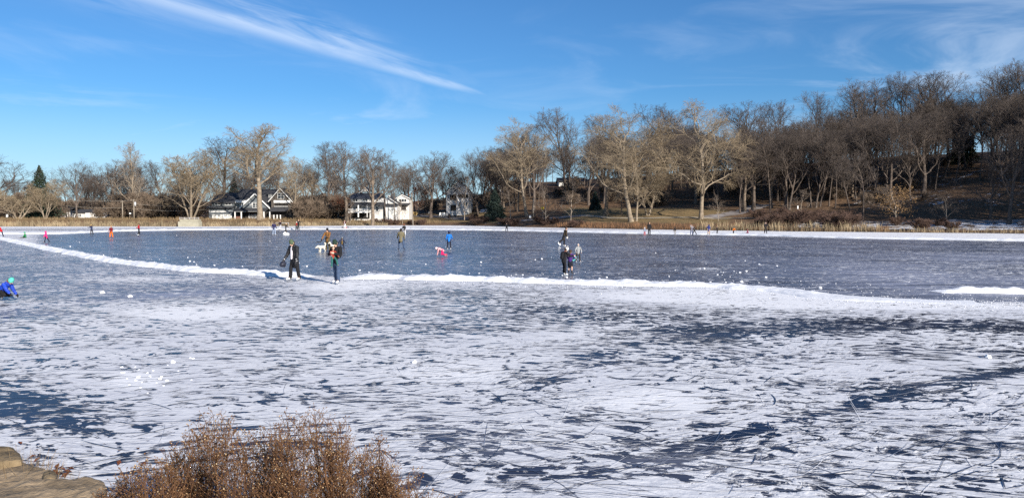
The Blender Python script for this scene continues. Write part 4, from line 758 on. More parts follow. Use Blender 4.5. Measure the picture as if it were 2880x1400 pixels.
small_sign(20, 199, 607, .55, .7, 'small white sign on a post in the reeds by the left edge'); small_sign(1491, 0, 609, .5, .6, 'small white box-like sign beside the shore path', 618); small_sign(1207, 0, 598, .45, .5, 'small white sign on a post near the lawn tree', 604); small_sign(2244, 150, 583, .22, .6, 'thin white marker board among the red shrubs'); small_sign(366, 205, 600, .5, .35, 'white sign beside the transformer pole'); small_sign(1111, 0, 604, .25, .9, 'narrow white marker post before the garage wing', 611)
# benches, chairs, bin, grass clumps
M_WOODD = mat('dark wood', (.06, .045, .035), .8, .3, 4)
b_ = land(1266, 618); o = empty('picnic_table', b_, .1, 'dark wooden picnic table on the lawn before the gabled house', 'picnic table')
for nm, parts in (('tabletop', [((0, 0, .74), (1.8, .75, .06))]), ('bench_seat', [((0, -.68, .44), (1.8, .26, .05))]), ('bench_seat', [((0, .68, .44), (1.8, .26, .05))]), ('leg_frame', [((-.65, 0, .35), (.08, 1.3, .07)), ((-.65, -.3, .36), (.08, .09, .72)), ((-.65, .3, .36), (.08, .09, .72))]), ('leg_frame', [((.65, 0, .35), (.08, 1.3, .07)), ((.65, -.3, .36), (.08, .09, .72)), ((.65, .3, .36), (.08, .09, .72))])):
    bm = bmesh.new()
    for c_, s_ in parts: bmesh.ops.create_cube(bm, size=1, matrix=Matrix.Translation(c_) @ Matrix.Diagonal((*s_, 1)))
    bmobj(nm, bm, M_WOODD, o)
b_ = land(1264, 614); o = empty('litter_bin', b_, 0, 'dark upright litter bin behind the picnic table', 'bin'); bm = bmesh.new(); cyl(bm, (0, 0, 0), (0, 0, 1.15), .36, .40, 14); bmobj('drum', bm, M_WOODD, o); bm = bmesh.new(); cyl(bm, (0, 0, 1.152), (0, 0, 1.3), .43, .3, 14); bmobj('lid', bm, M_SHADEBLK, o)
for px, lb in ((1238, 'white slatted chair on the shore lawn, leftmost of three'), (1245, 'white slatted chair on the shore lawn, middle of three'), (1251, 'white slatted chair on the shore lawn, rightmost of three')):
    b_ = land(px, 609); o = empty('garden_chair', b_, random.uniform(-.5, .5), lb, 'chair')
    for nm, c_, s_, rx in (('seat', (0, 0, .40), (.56, .52, .04), .12), ('backrest', (0, .30, .78), (.56, .04, .85), -.28), ('arm', (-.32, 0, .60), (.1, .62, .03), 0), ('arm', (.32, 0, .60), (.1, .62, .03), 0), ('leg', (-.28, -.25, .29), (.05, .06, .6), 0), ('leg', (.28, -.25, .29), (.05, .06, .6), 0), ('leg', (-.28, .28, .2), (.05, .06, .42), 0), ('leg', (.28, .28, .2), (.05, .06, .42), 0)):
        bm = bmesh.new(); bmesh.ops.create_cube(bm, size=1, matrix=Matrix.Translation(c_) @ Matrix.Rotation(rx, 4, 'X') @ Matrix.Diagonal((*s_, 1))); bmobj(nm, bm, M_SWH, o)
for px, lb, w in ((1151, 'round clump of pale ornamental grass left of the tilted pole', 1.35), (1167, 'clump of pale ornamental grass right of the tilted pole', .9)):
    b_ = land(px, 607); k = 700; rr = np.random.default_rng(px); a = rr.uniform(0, 6.28, k); r0 = rr.uniform(0, .25, k) * w; h_ = rr.uniform(.9, 1.7, k) * (w / 1.35) ** .4; r1 = r0 + rr.uniform(.1, .95, k) * w; V = []
    for i in range(k): ca, sa_ = math.cos(a[i]), math.sin(a[i]); q = .02; V += [(r0[i] * ca - q * sa_, r0[i] * sa_ + q * ca, 0), (r0[i] * ca + q * sa_, r0[i] * sa_ - q * ca, 0), (r1[i] * .6 * ca + q * sa_, r1[i] * .6 * sa_ - q * ca, h_[i] * .75), (r1[i] * ca, r1[i] * sa_, h_[i] * (1.05 - .35 * r1[i] / (1.2 * w)))]
    o = link('ornamental_grass', npmesh('ornamental_grass', V, np.arange(4 * k).reshape(-1, 4)), mat('straw', (.62, .45, .20), .9, .25, 1)); o.location = b_; tag(o, lb, 'grass clump')
# paths and the road over the land: thin sheets a little above the ground
def path(name, line, w, m):
    P = [land(*q) for q in line]; C_, q = resample([(p_.x, p_.y) for p_ in P], 1.0); T_ = np.gradient(C_, axis=0); T_ /= np.linalg.norm(T_, axis=1)[:, None]; N_ = np.stack([-T_[:, 1], T_[:, 0]], -1); V = []
    for a in (-1, -.33, .33, 1): xy = C_ + N_ * a * w / 2; V.append(np.c_[xy, terr_z(xy[:, 0], xy[:, 1]) + .07])
    V = np.stack(V, 1).reshape(-1, 3); n_ = len(C_); i, j = np.meshgrid(np.arange(n_ - 1), np.arange(3), indexing='ij'); Q_ = np.stack([i * 4 + j, i * 4 + j + 1, (i + 1) * 4 + j + 1, (i + 1) * 4 + j], -1).reshape(-1, 4)
    return tag(link(name, npmesh(name, V, Q_), m, smooth=True), kind='structure')
M_PATH = mat('pale gravel', (.44, .38, .29), .95, .2, 1.5); M_ROAD = mat('asphalt drive', (.16, .15, .15), .9, .3, .8); M_TRK = mat('snowy track', (.36, .34, .34), .9, .35, .6, col2=(.17, .13, .10))
path('path', [(1640, 607), (1700, 612), (1820, 614), (1960, 613), (2060, 614), (2160, 616), (2300, 618)], 1.5, M_PATH)
path('road', [(1120, 607), (1180, 607), (1260, 610), (1330, 614)], 4.5, M_ROAD)
path('path', [(1400, 629), (1460, 622), (1520, 617), (1580, 612), (1640, 607)], 1.8, M_TRK)
path('path', [(1990, 612), (2050, 602), (2110, 588), (2150, 576)], 5.0, M_TRK)
path('path', [(2290, 622), (2450, 626), (2650, 626), (2900, 620)], 2.2, M_TRK)
# ------------------------------------------------------------------ people and dogs
TMP = bpy.data.scenes.new('workbench')
def caps_bm(caps, seg=10):
    """overlapping tapered capsules: (p, rp, q, rq[, flat, wide_axis]); flat squeezes the section across wide_axis"""
    bm = bmesh.new()
    for c in caps:
        p, r0, q, r1 = Vector(c[0]), c[1], Vector(c[2]), c[3]; fl = c[4] if len(c) > 4 else 1.0; ax = Vector(c[5]) if len(c) > 5 else None
        d = q - p; L = d.length
        if L < 1e-5: d = Vector((0, 0, 1))
        d = d.normalized(); a = (ax - d * ax.dot(d)).normalized() if ax is not None else d.orthogonal().normalized(); b_ = d.cross(a); rings = []
        for th in (-90, -55, -25, 0): rings.append((p + d * r0 * math.sin(R(th)), max(.0006, r0 * math.cos(R(th)))))
        for th in (0, 25, 55, 90): rings.append((q + d * r1 * math.sin(R(th)), max(.0006, r1 * math.cos(R(th)))))
        vs = [[bm.verts.new(cc + a * (rr * math.cos(i * 2 * math.pi / seg)) + b_ * (rr * fl * math.sin(i * 2 * math.pi / seg))) for i in range(seg)] for cc, rr in rings]
        for i in range(len(vs) - 1):
            for j in range(seg): bm.faces.new((vs[i][j], vs[i][(j + 1) % seg], vs[i + 1][(j + 1) % seg], vs[i + 1][j]))
        bm.faces.new(vs[0][::-1]); bm.faces.new(vs[-1])
    return bm
def blob(name, caps, voxel, m, parent=None, smooth=4, fold=0.0, rings=0.0):
    """one continuous skin over the capsules (voxel remesh, then smoothing)"""
    bm = caps_bm(caps); bmesh.ops.recalc_face_normals(bm, faces=bm.faces); me_ = bpy.data.meshes.new(name); bm.to_mesh(me_); bm.free(); o = bpy.data.objects.new(name, me_); TMP.collection.objects.link(o)
    md = o.modifiers.new('r', 'REMESH'); md.mode = 'VOXEL'; md.voxel_size = voxel; s_ = o.modifiers.new('s', 'SMOOTH'); s_.factor = .5; s_.iterations = smooth
    with bpy.context.temp_override(scene=TMP, view_layer=TMP.view_layers[0]): dg_ = bpy.context.evaluated_depsgraph_get()
    me2 = bpy.data.meshes.new_from_object(o.evaluated_get(dg_)); bpy.data.objects.remove(o); bpy.data.meshes.remove(me_)
    if fold or rings:                                                   # creases, and the quilted rolls of a down coat
        k_ = len(me2.vertices); co = np.empty(k_ * 3, np.float32); no = np.empty(k_ * 3, np.float32); me2.vertices.foreach_get('co', co); me2.vertices.foreach_get('normal', no); co = co.reshape(-1, 3); no = no.reshape(-1, 3); x, y, z = co.T
        w_ = np.sin(x * 23 + 2 * np.sin(z * 19)) * np.sin(z * 41 + 3 * np.sin(y * 17 + x * 11)) * .7 + .5 * np.sin(z * 83 + 5 * np.sin(x * 29)) * np.sin(y * 31 + x * 47 + 1)
        co += no * (fold * w_ + rings * (np.abs(np.sin(z * 36)) - .6))[:, None]; me2.vertices.foreach_set('co', co.ravel()); me2.update()
    return link(name, me2, m, parent, True)
def cloth(c, name=None, puff=False):
    k = 'cloth %.3f %.3f %.3f' % c + (' puff' if puff else '')
    return mat(k, c, .55 if puff else .85, .22, 6, bump=0 if puff else .5, bs=14, wave=('Z', 2.6, .9) if puff else None, spec=.4 if puff else .2)
M_SKIN = mat('skin', (.62, .38, .28), .55, .08, 8); M_SKWHITE = mat('skate white', (.80, .80, .80), .45, .06, 8); M_SKBLK = mat('skate black', (.02, .02, .024), .45, .2, 8); M_BLADE = mat('blade steel', (.55, .56, .58), .25, .05, metal=.9); M_EYE = mat('eye', (.02, .016, .014), .3, .1)
HAIRC = {'brown': (.07, .045, .03), 'dark': (.025, .02, .018), 'blond': (.42, .30, .16), 'red': (.30, .10, .04), 'grey': (.3, .29, .28)}
NP = [0]
def person(px, py, top, face, label, coat, trousers, hat=None, hood=None, hair='brown', gloves=None, skates='black', skirt=False, bare_legs=False, lean=0, hips=(0, 0), knees=(4, 4), abd=(6, 6), arms=((8, 12), (8, 12)), abds=(10, 10), head=0, hlook=0, coat_len=.04, puff=False, kid=1.0, sit=0.0, pos=None, height=None, pom=None, brim=None, fine=True, shirt=None, scarf=None, cuffs=None, helmet=None, group=None, kneel=None, backpack=None, glasses=False):
    """face: heading, 0 looks away from the camera, 180 at it, 90 left. Lengths for 1.75 m, then scaled. arms: (shoulder pitch, elbow) for left, right"""
    b_ = ground(px, py) if pos is None else Vector(pos); o = empty('person', b_, R(face), label, 'person', group); NP[0] += 1
    L_ = math.sin(R(lean)); u = Vector((0, L_, math.cos(R(lean)))); f = Vector((0, math.cos(R(lean)), -L_)); X_ = Vector((1, 0, 0)); pel = Vector((0, 0, 0)); J = {}
    lowest = 0
    for i, s_ in enumerate((-1, 1)):
        hp = pel + X_ * s_ * .085; a, k, ab = R(hips[i]), R(knees[i]), R(abd[i])
        kn = hp + Vector((s_ * math.sin(ab), math.sin(a) * math.cos(ab), -math.cos(a) * math.cos(ab))) * .42; an = kn + Vector((s_ * math.sin(ab) * .6, math.sin(a - k), -math.cos(a - k))).normalized() * .41
        fd = Vector((s_ * .22, 1, 0)).normalized() if kneel is None else Vector((0, -.15, -1)).normalized()
        if kneel is None and abs(a - k) > .6: fd = (fd + Vector((0, 0, -1 if a - k < 0 else .8))).normalized()
        J[i] = (hp, kn, an, an + fd * .17 - Vector((0, 0, .06 if kneel is None else 0))); lowest = min(lowest, an.z - .11, kn.z - .07, J[i][3].z - .05)
    if sit: lowest = -.13
    lift = .045 if skates in ('white', 'black') and not sit and kneel is None else 0
    up = -lowest + lift; sh = Vector((0, 0, up))
    neck = pel + u * .50; hd = neck + (u * math.cos(R(head)) + f * math.sin(R(head))) * .165; hu = (u * math.cos(R(head)) + f * math.sin(R(head))).normalized(); hf = (f * math.cos(R(head)) - u * math.sin(R(head))).normalized()
    hx = X_; q_ = Matrix.Rotation(R(hlook), 3, hu); hf, hx = q_ @ hf, q_ @ hx; hr = .098 * kid
    if kid > 1: hd = hd + hu * .02 * (kid - 1) * 5
    H_ = hd.z + hr * 1.25 + up
    for i, s_ in enumerate((-1, 1)):
        sp = neck - u * .055 + X_ * s_ * .185; a, e = R(arms[i][0]), R(arms[i][1]); ab = R(abds[i]); inw = R(arms[i][2]) if len(arms[i]) > 2 else 0
        el = sp + Vector((s_ * math.sin(ab), math.sin(a) * math.cos(ab), -math.cos(a) * math.cos(ab))) * .285
        fa = Vector((s_ * math.sin(ab) * .5 - s_ * math.sin(inw), math.sin(a + e) * math.cos(inw), -math.cos(a + e) * math.cos(inw))).normalized(); wr = el + fa * .25; J[i + 2] = (sp, el, wr, fa)
    S = lambda v_: v_ + sh
    # the body: one skin, head with nose and ears, five-fingered hands
    body = [(S(pel), .13, S(pel + u * .2), .125, .72, X_), (S(pel + u * .2), .12, S(neck - u * .1), .155, .66, X_), (S(neck - u * .06), .055, S(hd), .05), (S(hd - hu * .045 + hf * .012), hr * .72, S(hd + hu * .03), hr, .88, hf), (S(hd + hf * hr * .80 + hu * .012), .014, S(hd + hf * hr * 1.12 - hu * .022), .018), (S(hd + hf * hr * .55 - hu * .095), .03, S(hd + hf * hr * .6 - hu * .09), .032)]
    for s_ in (-1, 1): body.append((S(hd + hx * s_ * hr * .86 - hu * .02), .016, S(hd + hx * s_ * hr * .9 + hu * .02), .02))
    for i in (0, 1):
        hp, kn, an, toe = J[i]; body += [(S(hp), .085, S(kn), .058), (S(kn), .056, S(an), .038), (S(an), .04, S(toe), .034)]
        sp, el, wr, fa = J[i + 2]; body += [(S(neck - u * .06), .07, S(sp), .065), (S(sp), .058, S(el), .042), (S(el), .042, S(wr), .029)]
        side = X_ * (-1 if i == 0 else 1); ac = fa.cross(side).normalized(); pm = wr + fa * .085; body.append((S(wr), .026, S(pm), .034, .6, ac if ac.length > .1 else X_))
        if fine:
            for n_ in range(4):
                kb = pm + ac * (.027 - .018 * n_); ln = (.062, .072, .068, .052)[n_]; c1 = kb + fa * ln * .55 - side * .008; c2 = c1 + (fa * .8 - side * .6).normalized() * ln * .6; body += [(S(kb), .0095, S(c1), .009), (S(c1), .009, S(c2), .008)]
            body += [(S(wr + fa * .03 + ac * .025), .012, S(wr + fa * .085 + ac * .058), .0095)]
    vx_ = (.0085 if fine else .017)
    blob('body', body, vx_, M_SKIN, o, 2)
    cv = .014 if fine else .02
    # trousers, skirt
    tm = cloth(trousers)
    tl = [(S(pel - u * .01), .15, S(pel + u * .10), .142, .76, X_)]
    for i in (0, 1):
        hp, kn, an, toe = J[i]
        if bare_legs: tl += [(S(hp), .105, S(hp.lerp(kn, .75)), .11)]
        else: tl += [(S(hp), .105, S(kn), .078), (S(kn), .078, S(kn.lerp(an, 1.0)), .074)]
    if skirt: tl += [(S(pel), .15, S((J[0][1] + J[1][1]) / 2 + Vector((0, 0, .08))), .19, .75, X_)]
    blob('skirt' if skirt else 'trousers', tl, cv, tm, o, fold=.011)
    # coat
    cm = cloth(coat, puff=puff); pf = 1.22 if puff else 1.04; dn = -u if lean < 40 else -u
    cl_ = [(S(pel + dn * coat_len), .165 * pf, S(pel + u * .2), .152 * pf, .78, X_), (S(pel + u * .2), .150 * pf, S(neck - u * .12), .178 * pf, .70, X_), (S(neck - u * .10), .10, S(neck - u * .0), .075)]
    for i in (0, 1): sp, el, wr, fa = J[i + 2]; cl_ += [(S(neck - u * .08), .09, S(sp), .083 * pf), (S(sp), .082 * pf, S(el), .064 * pf), (S(el), .063 * pf, S(wr - fa * .01), .048 * pf)]
    if hood: cl_ += [(S(neck - f * .05), .09, S(hd - hf * .03 + hu * .02), hr * 1.22), (S(hd - hf * .035 - hu * .03), hr * 1.15, S(hd - hf * .05 + hu * .07), hr * 1.05)]
    cobj = blob('coat', cl_, cv, cm, o, fold=.012, rings=.016 if puff else 0)
    if shirt: blob('shirt_front', [(S(pel + f * .175 + u * .02), .055, S(neck + f * .115 - u * .05), .065, .5, X_)], cv, cloth(shirt), o)
    if scarf: blob('scarf', [(S(neck + f * .05 - u * .01), .06, S(neck - f * .03 - u * .01), .07, 1.2, X_)], cv, cloth(scarf), o)
    if cuffs:
        for i in (0, 1): sp, el, wr, fa = J[i + 2]; blob('cuff', [(S(wr - fa * .03), .052, S(wr + fa * .015), .05)], cv, cloth(cuffs), o)
    # head wear and hair
    if hat: blob('hat', [(S(hd + hu * .035 - hf * .008), hr * 1.13, S(hd + hu * .085 - hf * .012), hr * .98), (S(hd + hu * .085 - hf * .01), hr * .95, S(hd + hu * .15 - hf * .02), hr * .42)], cv, cloth(hat), o)
    if hat and brim: blob('hat_band', [(S(hd + hu * .025 - hf * .006), hr * 1.2, S(hd + hu * .05 - hf * .006), hr * 1.18)], cv, cloth(brim), o, 2)
    if pom: blob('pompom', [(S(hd + hu * .20 - hf * .01), .045, S(hd + hu * .21 - hf * .01), .045)], cv, cloth(pom), o)
    if helmet:
        hm = blob('helmet', [(S(hd + hu * .03 - hf * .015), hr * 1.24, S(hd + hu * .06 - hf * .015), hr * 1.2), (S(hd - hx * .06 - hu * .03), hr * .6, S(hd + hx * .06 - hu * .03), hr * .6)], cv, mat('helmet %.2f' % helmet[0], helmet, .3, .05), o)
        blob('helmet_stripe', [(S(hd + hu * .1 + hf * hr * .8), .035, S(hd + hu * .15 - hf * .02), .06)], cv, M_SKWHITE, hm)
    if hair and not hood and not helmet:
        hc = cloth(HAIRC[hair]); hl = [(S(hd - hf * .03 + hu * .01), hr * 1.06, S(hd - hf * .03 + hu * .045), hr * 1.05)] if not hat else [(S(hd - hf * .035 - hu * .03), hr * .95, S(hd - hf * .035), hr * 1.0)]
        if hair in ('blond', 'red') or skirt: hl.append((S(hd - hf * .07), .065, S(hd - hf * .09 - hu * .17), .045))
        blob('hair', hl, cv, hc, o)
    if fine or glasses:
        for s_ in (-1, 1): blob('eye', [(S(hd + hf * hr * .86 + hx * s_ * .035 + hu * .022), .011 if not glasses else .024, S(hd + hf * hr * .87 + hx * s_ * .036 + hu * .022), .011 if not glasses else .024)], .006, M_EYE, o, 1)
    # hands covered, feet shod
    if gloves:
        for i in (0, 1):
            sp, el, wr, fa = J[i + 2]; side = X_ * (-1 if i == 0 else 1); ac = fa.cross(side).normalized()
            gl = [(S(wr - fa * .02), .045, S(wr + fa * .10), .05, .75, ac), (S(wr + fa * .03 + ac * .03), .022, S(wr + fa * .08 + ac * .07), .019)]
            for n_ in range(4): kb = wr + fa * .10 + ac * (.033 - .022 * n_); gl.append((S(kb), .017, S(kb + (fa * .8 - side * .4).normalized() * (.075, .085, .08, .06)[n_]), .015))
            blob('glove', gl, .011 if fine else .018, cloth(gloves), o, 2)
    sm_ = {'white': M_SKWHITE, 'black': M_SKBLK}.get(skates) or (cloth(skates) if skates else M_SKBLK)
    for i in (0, 1):
        hp, kn, an, toe = J[i]; d_ = toe - an; ba = an - d_ * .38; nm = 'skate' if skates in ('white', 'black') else 'boot'; dn_ = (d_ - (kn - an) * d_.dot(kn - an) / (kn - an).length_squared).normalized(); down_ = (an - kn).normalized()
        bt = blob(nm, [(S(an - down_ * .10), .060, S(an + down_ * .015), .056), (S(an + down_ * .02 - dn_ * .05), .046, S(toe), .042)], cv, sm_, o)
        if nm == 'skate':
            bm = bmesh.new(); c0 = S((an + toe) / 2 + down_ * .075); zz = X_.cross(dn_).normalized(); rm = Matrix((X_, dn_, zz)).transposed().to_4x4()
            bmesh.ops.create_cube(bm, size=1, matrix=Matrix.Translation(c0) @ rm @ Matrix.Diagonal((.008, .29, .05, 1))); bmobj('blade', bm, M_BLADE, bt)
    if backpack: blob('backpack', [(S(pel + u * .12 - f * .21), .13, S(neck - u * .14 - f * .22), .12, .7, X_)], cv, cloth(backpack), o)
    # scale to the photo
    if height is None: c = at(px, top, b_.y); height = c.z - b_.z
    k = height / (H_ + (.07 if hat else .02)); o.scale = (k,) * 3
    o['_k'] = k; J['hd'], J['neck'], J['u'], J['f'], J['sh'] = hd, neck, u, f, sh; return o, J, k
def held(o, J, name, label, cat, caps, m, vox=.014, sub=None, kids=()):
    """a thing of its own, put where a hand of person o is (coordinates of that person's body)"""
    e = empty(name, o.location, o.rotation_euler.z, label, cat); e.scale = o.scale; q = blob(name + '_body' if not kids else kids[0][0], caps, vox, m, e)
    for nm, c_, m_ in kids[1:]: blob(nm, c_, vox, m_, e)
    return e
BLK, NAVY, CHAR, OLIVE, DENIM = (.016, .016, .019), (.028, .036, .085), (.04, .04, .045), (.10, .095, .055), (.055, .085, .15)
# --- the two nearest, on the snow bank
pA, JA, kA = person(829, 790, 671, 150, 'walker in olive beanie and open black puffer jacket over white shirt, white skates', BLK, BLK, hat=(.085, .115, .065), hair='brown', gloves=CHAR, skates='white', lean=6, hips=(-4, 10), knees=(4, 8), abd=(8, 7), arms=((6, 12), (16, 20)), abds=(12, 16), head=26, coat_len=.24, puff=True, shirt=(.76, .70, .74), cuffs=(.75, .74, .76), scarf=BLK)
S_ = JA['sh']; w = JA[3][2] + JA[3][3] * .10; e = empty('helmet', pA.location, pA.rotation_euler.z, 'black helmet dangling from the hand of the walker in olive beanie', 'helmet'); e.scale = pA.scale
blob('shell', [(w + S_ + Vector((.02, .0, -.13)), .13, w + S_ + Vector((.02, .05, -.16)), .12), (w + S_ + Vector((.02, .08, -.2)), .06, w + S_ + Vector((.02, -.06, -.22)), .07)], .014, mat('helmet dark', (.03, .032, .05), .35, .3, 4), e); blob('strap', [(w + S_, .014, w + S_ + Vector((.02, 0, -.1)), .014)], .01, M_BLK, e, 1)
pB, JB, kB = person(948, 798, 671, 160, 'walker in dark green hooded hat, black jacket and blue jeans carrying a baby', BLK, DENIM, hat=(.022, .042, .030), hair='brown', skates='white', lean=4, hips=(10, -6), knees=(8, 6), abd=(3, 3), arms=((20, 92, 46), (28, 78, 50)), abds=(14, 14), head=24, hlook=10, coat_len=.05)
# the baby on the arm: sits across the chest
ce = pB.matrix_basis @ Vector((.03, .27, .98 * 1.0)); bz = (JB['sh'] + JB['neck'] * .42).z * kB
bw = pB.location + Matrix.Rotation(pB.rotation_euler.z, 3, 'Z') @ Vector((.0, .27 * kB, 0)); bw.z = bz - .16
person(948, 798, 0, 215, 'baby in red jacket and teal trousers held on the arm of the walker in jeans', (.28, .045, .03), (.028, .12, .105), hair='brown', skates=(.05, .09, .09), hips=(52, 14), knees=(40, 14), abd=(14, 8), arms=((30, 20), (40, 35)), abds=(26, 20), head=8, sit=1, kid=1.55, pos=bw, height=.50, coat_len=0)
# --- brown jacket man, dogs, little hockey player
pC, JC, kC = person(922, 706, 640, 165, 'man in tan-brown jacket, black beanie and olive trousers holding a hockey stick', (.22, .105, .036), (.09, .078, .045), hat=BLK, hair='dark', gloves=BLK, skates=(.02, .02, .02), lean=3, hips=(6, -6), knees=(4, 4), abd=(7, 7), arms=((28, 48, 20), (20, 10)), abds=(8, 26), head=6, hlook=-14, coat_len=.12, glasses=True)
M_STICK = mat('hockey stick', (.05, .045, .04), .5, .2, 3)
def stick(name, a, b_, label, m=M_STICK):
    e = empty(name, (a.x, a.y, 0), 0, label, 'hockey stick'); off = Vector((a.x, a.y, 0)); d = (b_ - a).normalized(); bm = bmesh.new(); cyl(bm, a - off, b_ - off, .017, n_=6); bmobj('shaft', bm, m, e)
    bm = bmesh.new(); h_ = Vector((d.x, d.y, 0)); h_ = h_.normalized() if h_.length > .05 else Vector((1, 0, 0)); q = b_ - off; rm = Matrix((h_, Vector((0, 0, 1)).cross(h_), Vector((0, 0, 1)))).transposed().to_4x4(); bmesh.ops.create_cube(bm, size=1, matrix=Matrix.Translation(q + h_ * .14 + Vector((0, 0, .01))) @ rm @ Matrix.Diagonal((.31, .025, .07, 1))); bmobj('blade', bm, M_BLK, e); return e
hw = lambda o, J, i, k: o.location + (Matrix.Rotation(o.rotation_euler.z, 3, 'Z') @ ((J[i][2] + J[i][3] * .09 + J['sh']) * k))
a = hw(pC, JC, 2, kC); stick('hockey_stick', a + Vector((.18, -.05, .12)), a + Vector((-.42, -.1, -.36)), 'dark hockey stick held slantwise by the man in the tan-brown jacket')
M_FUR = mat('cream fur', (.72, .66, .54), .95, .18, 7, bump=.9, bs=26); M_NOSE = mat('dog nose', (.02, .018, .016), .4, .1)
def dog(px, py, face, size, label, headdown, tail_up=True):
    b_ = ground(px, py); o = empty('dog', b_, R(face), label, 'dog'); o.scale = (size,) * 3      # faces +y; withers at 0.55
    V = Vector; hd = V((.0, .50, .50 if headdown else .80)); c = [(V((0, .22, .46)), .155, V((0, .02, .48)), .145, 1.1), (V((0, .02, .48)), .14, V((0, -.26, .50)), .13), (V((0, .27, .50)), .11, V((0, .38, .58 if headdown else .68)), .085), (V((0, .38, .58 if headdown else .68)), .08, hd, .085), (hd, .088, hd + V((0, .09, -.02)), .065), (hd + V((0, .09, -.03)), .05, hd + V((0, .19, -.07)), .038)]
    for s_ in (-1, 1):
        c += [(hd + V((s_ * .075, .0, .04)), .03, hd + V((s_ * .105, .02, -.07)), .036), (V((s_ * .085, .22, .42)), .075, V((s_ * .09, .19, .24)), .058), (V((s_ * .09, .19, .24)), .057, V((s_ * .09, .21, .05)), .046), (V((s_ * .09, .21, .04)), .034, V((s_ * .09, .26, .028)), .028)]
        k = -.10 if s_ > 0 else .02
        c += [(V((s_ * .08, -.27, .44)), .088, V((s_ * .095, -.22 + k, .28)), .060), (V((s_ * .095, -.22 + k, .28)), .052, V((s_ * .09, -.36 + k, .17)), .035), (V((s_ * .09, -.36 + k, .17)), .034, V((s_ * .09, -.33 + k, .04)), .030), (V((s_ * .09, -.33 + k, .035)), .032, V((s_ * .09, -.27 + k, .028)), .027)]
    t = [V((0, -.33, .54)), V((0, -.42, .66)), V((0, -.41, .80)), V((0, -.33, .86))] if tail_up else [V((0, -.33, .52)), V((0, -.45, .48)), V((0, -.52, .38)), V((0, -.56, .30))]
    for i in range(3): c.append((t[i], (.05, .06, .075)[i], t[i + 1], (.06, .075, .05)[i]))
    body = blob('body', c, .014, M_FUR, o, 2); blob('nose', [(hd + V((0, .215, -.055)), .02, hd + V((0, .225, -.055)), .018)], .008, M_NOSE, o, 1)
    for s_ in (-1, 1): blob('eye', [(hd + V((s_ * .04, .13, .015)), .011, hd + V((s_ * .04, .131, .015)), .011)], .006, M_EYE, o, 1)
dog(905, 709, 140, .80, 'cream curly dog with raised tail sniffing the ice in front of the man in tan-brown', True)
dog(938, 706, 150, .82, 'cream dog mostly hidden behind the walker with the baby', False, False)
person(962, 706, 671, 195, 'child hockey player in dark blue and gold with striped black helmet', (.025, .03, .06), (.03, .035, .06), helmet=(.02, .02, .022), gloves=BLK, lean=48, hips=(34, 26), knees=(48, 44), abd=(12, 12), arms=((58, 10), (50, 15)), abds=(18, 34), head=-30, kid=1.15, coat_len=0, shirt=(.42, .28, .10), height=1.08)
# --- skaters in the middle of the rink
person(1128, 704, 641, 8, 'skater in olive-brown jacket, black cap and jeans, striding away', (.155, .135, .085), DENIM, hat=BLK, hair='dark', gloves=BLK, lean=16, hips=(24, -14), knees=(12, 6), abd=(8, 14), arms=((30, 30), (14, 10)), abds=(14, 8), head=20, coat_len=.16)
person(1137, 662, 630, 20, 'distant skater in black jacket, orange-red hat and white trousers behind the olive jacket', BLK, (.66, .66, .68), hat=(.50, .12, .04), hair='dark', lean=14, hips=(16, -10), knees=(14, 6), arms=((20, 30), (10, 20)), coat_len=.1, fine=False)
person(1263, 703, 648, 5, 'boy in bright blue jacket with navy hood, standing alone on the rink', (.02, .17, .56), (.018, .02, .035), hat=(.02, .03, .10), hair='dark', skates='white', hips=(4, -4), arms=((10, 25), (16, 30)), abds=(14, 18), coat_len=.06, kid=1.15)
# pink child on hands and knees
person(1245, 722, 699, 78, 'child in pale pink jacket, striped hat and hot pink trousers, down on hands and knees', (.74, .36, .37), (.66, .02, .13), hat=(.76, .34, .38), brim=(.78, .62, .62), hair=None, gloves=(.70, .36, .35), skates=(.45, .20, .14), lean=66, hips=(12, 6), knees=(98, 90), abd=(10, 10), arms=((6, 6), (2, 6)), abds=(6, 6), head=26, kid=1.25, kneel=1, height=.70, coat_len=.02)
person(1587, 694, 638, 292, 'woman in dark brown coat, black leggings and white skates, gliding on one leg', (.060, .045, .030), BLK, hair='brown', skates='white', lean=16, hips=(8, -34), knees=(10, 20), abd=(4, 4), arms=((16, 20), (-4, 14)), abds=(8, 10), head=6, coat_len=.26, gloves=(.72, .70, .66))
pD, JD, kD = person(1586, 775, 692, 305, 'skater in black jacket with backpack and brown-white pompom beanie, holding a companion', BLK, BLK, hat=(.06, .035, .03), brim=(.66, .64, .62), pom=(.55, .54, .54), hair='brown', skates='white', lean=14, kid=1.12, hips=(14, 2), knees=(16, 8), abd=(4, 5), arms=((40, 48), (44, 50)), abds=(12, 12), head=14, coat_len=.06, backpack=BLK, scarf=(.40, .10, .06))
person(1604, 771, 702, 340, 'companion in purple top and dark skirt with bare legs, arms out to the backpack skater', (.075, .028, .17), (.018, .02, .03), hair='brown', skates='black', skirt=True, bare_legs=True, hips=(8, -4), knees=(6, 4), abd=(5, 5), arms=((34, 40), (40, 44)), abds=(10, 10), head=16, kid=1.12, coat_len=-.02, gloves=(.6, .12, .16))
e = empty('cushion', ground(1611, 769), 0, 'teal round bundle held at the waist of the companion in the dark skirt', 'bundle'); e.location.z = .70; blob('wrap', [(Vector((-.06, -.12, -.05)), .11, Vector((.06, -.12, .04)), .11, .7)], .014, cloth((.10, .42, .42)), e)
person(1626, 738, 685, 188, 'child in pale grey hooded jacket, charcoal trousers and white skates', (.30, .31, .32), (.045, .042, .042), hood=True, skates='white', hips=(4, -2), abd=(8, 8), arms=((10, 30, 20), (14, 30, 20)), abds=(24, 24), coat_len=.05, kid=1.12)
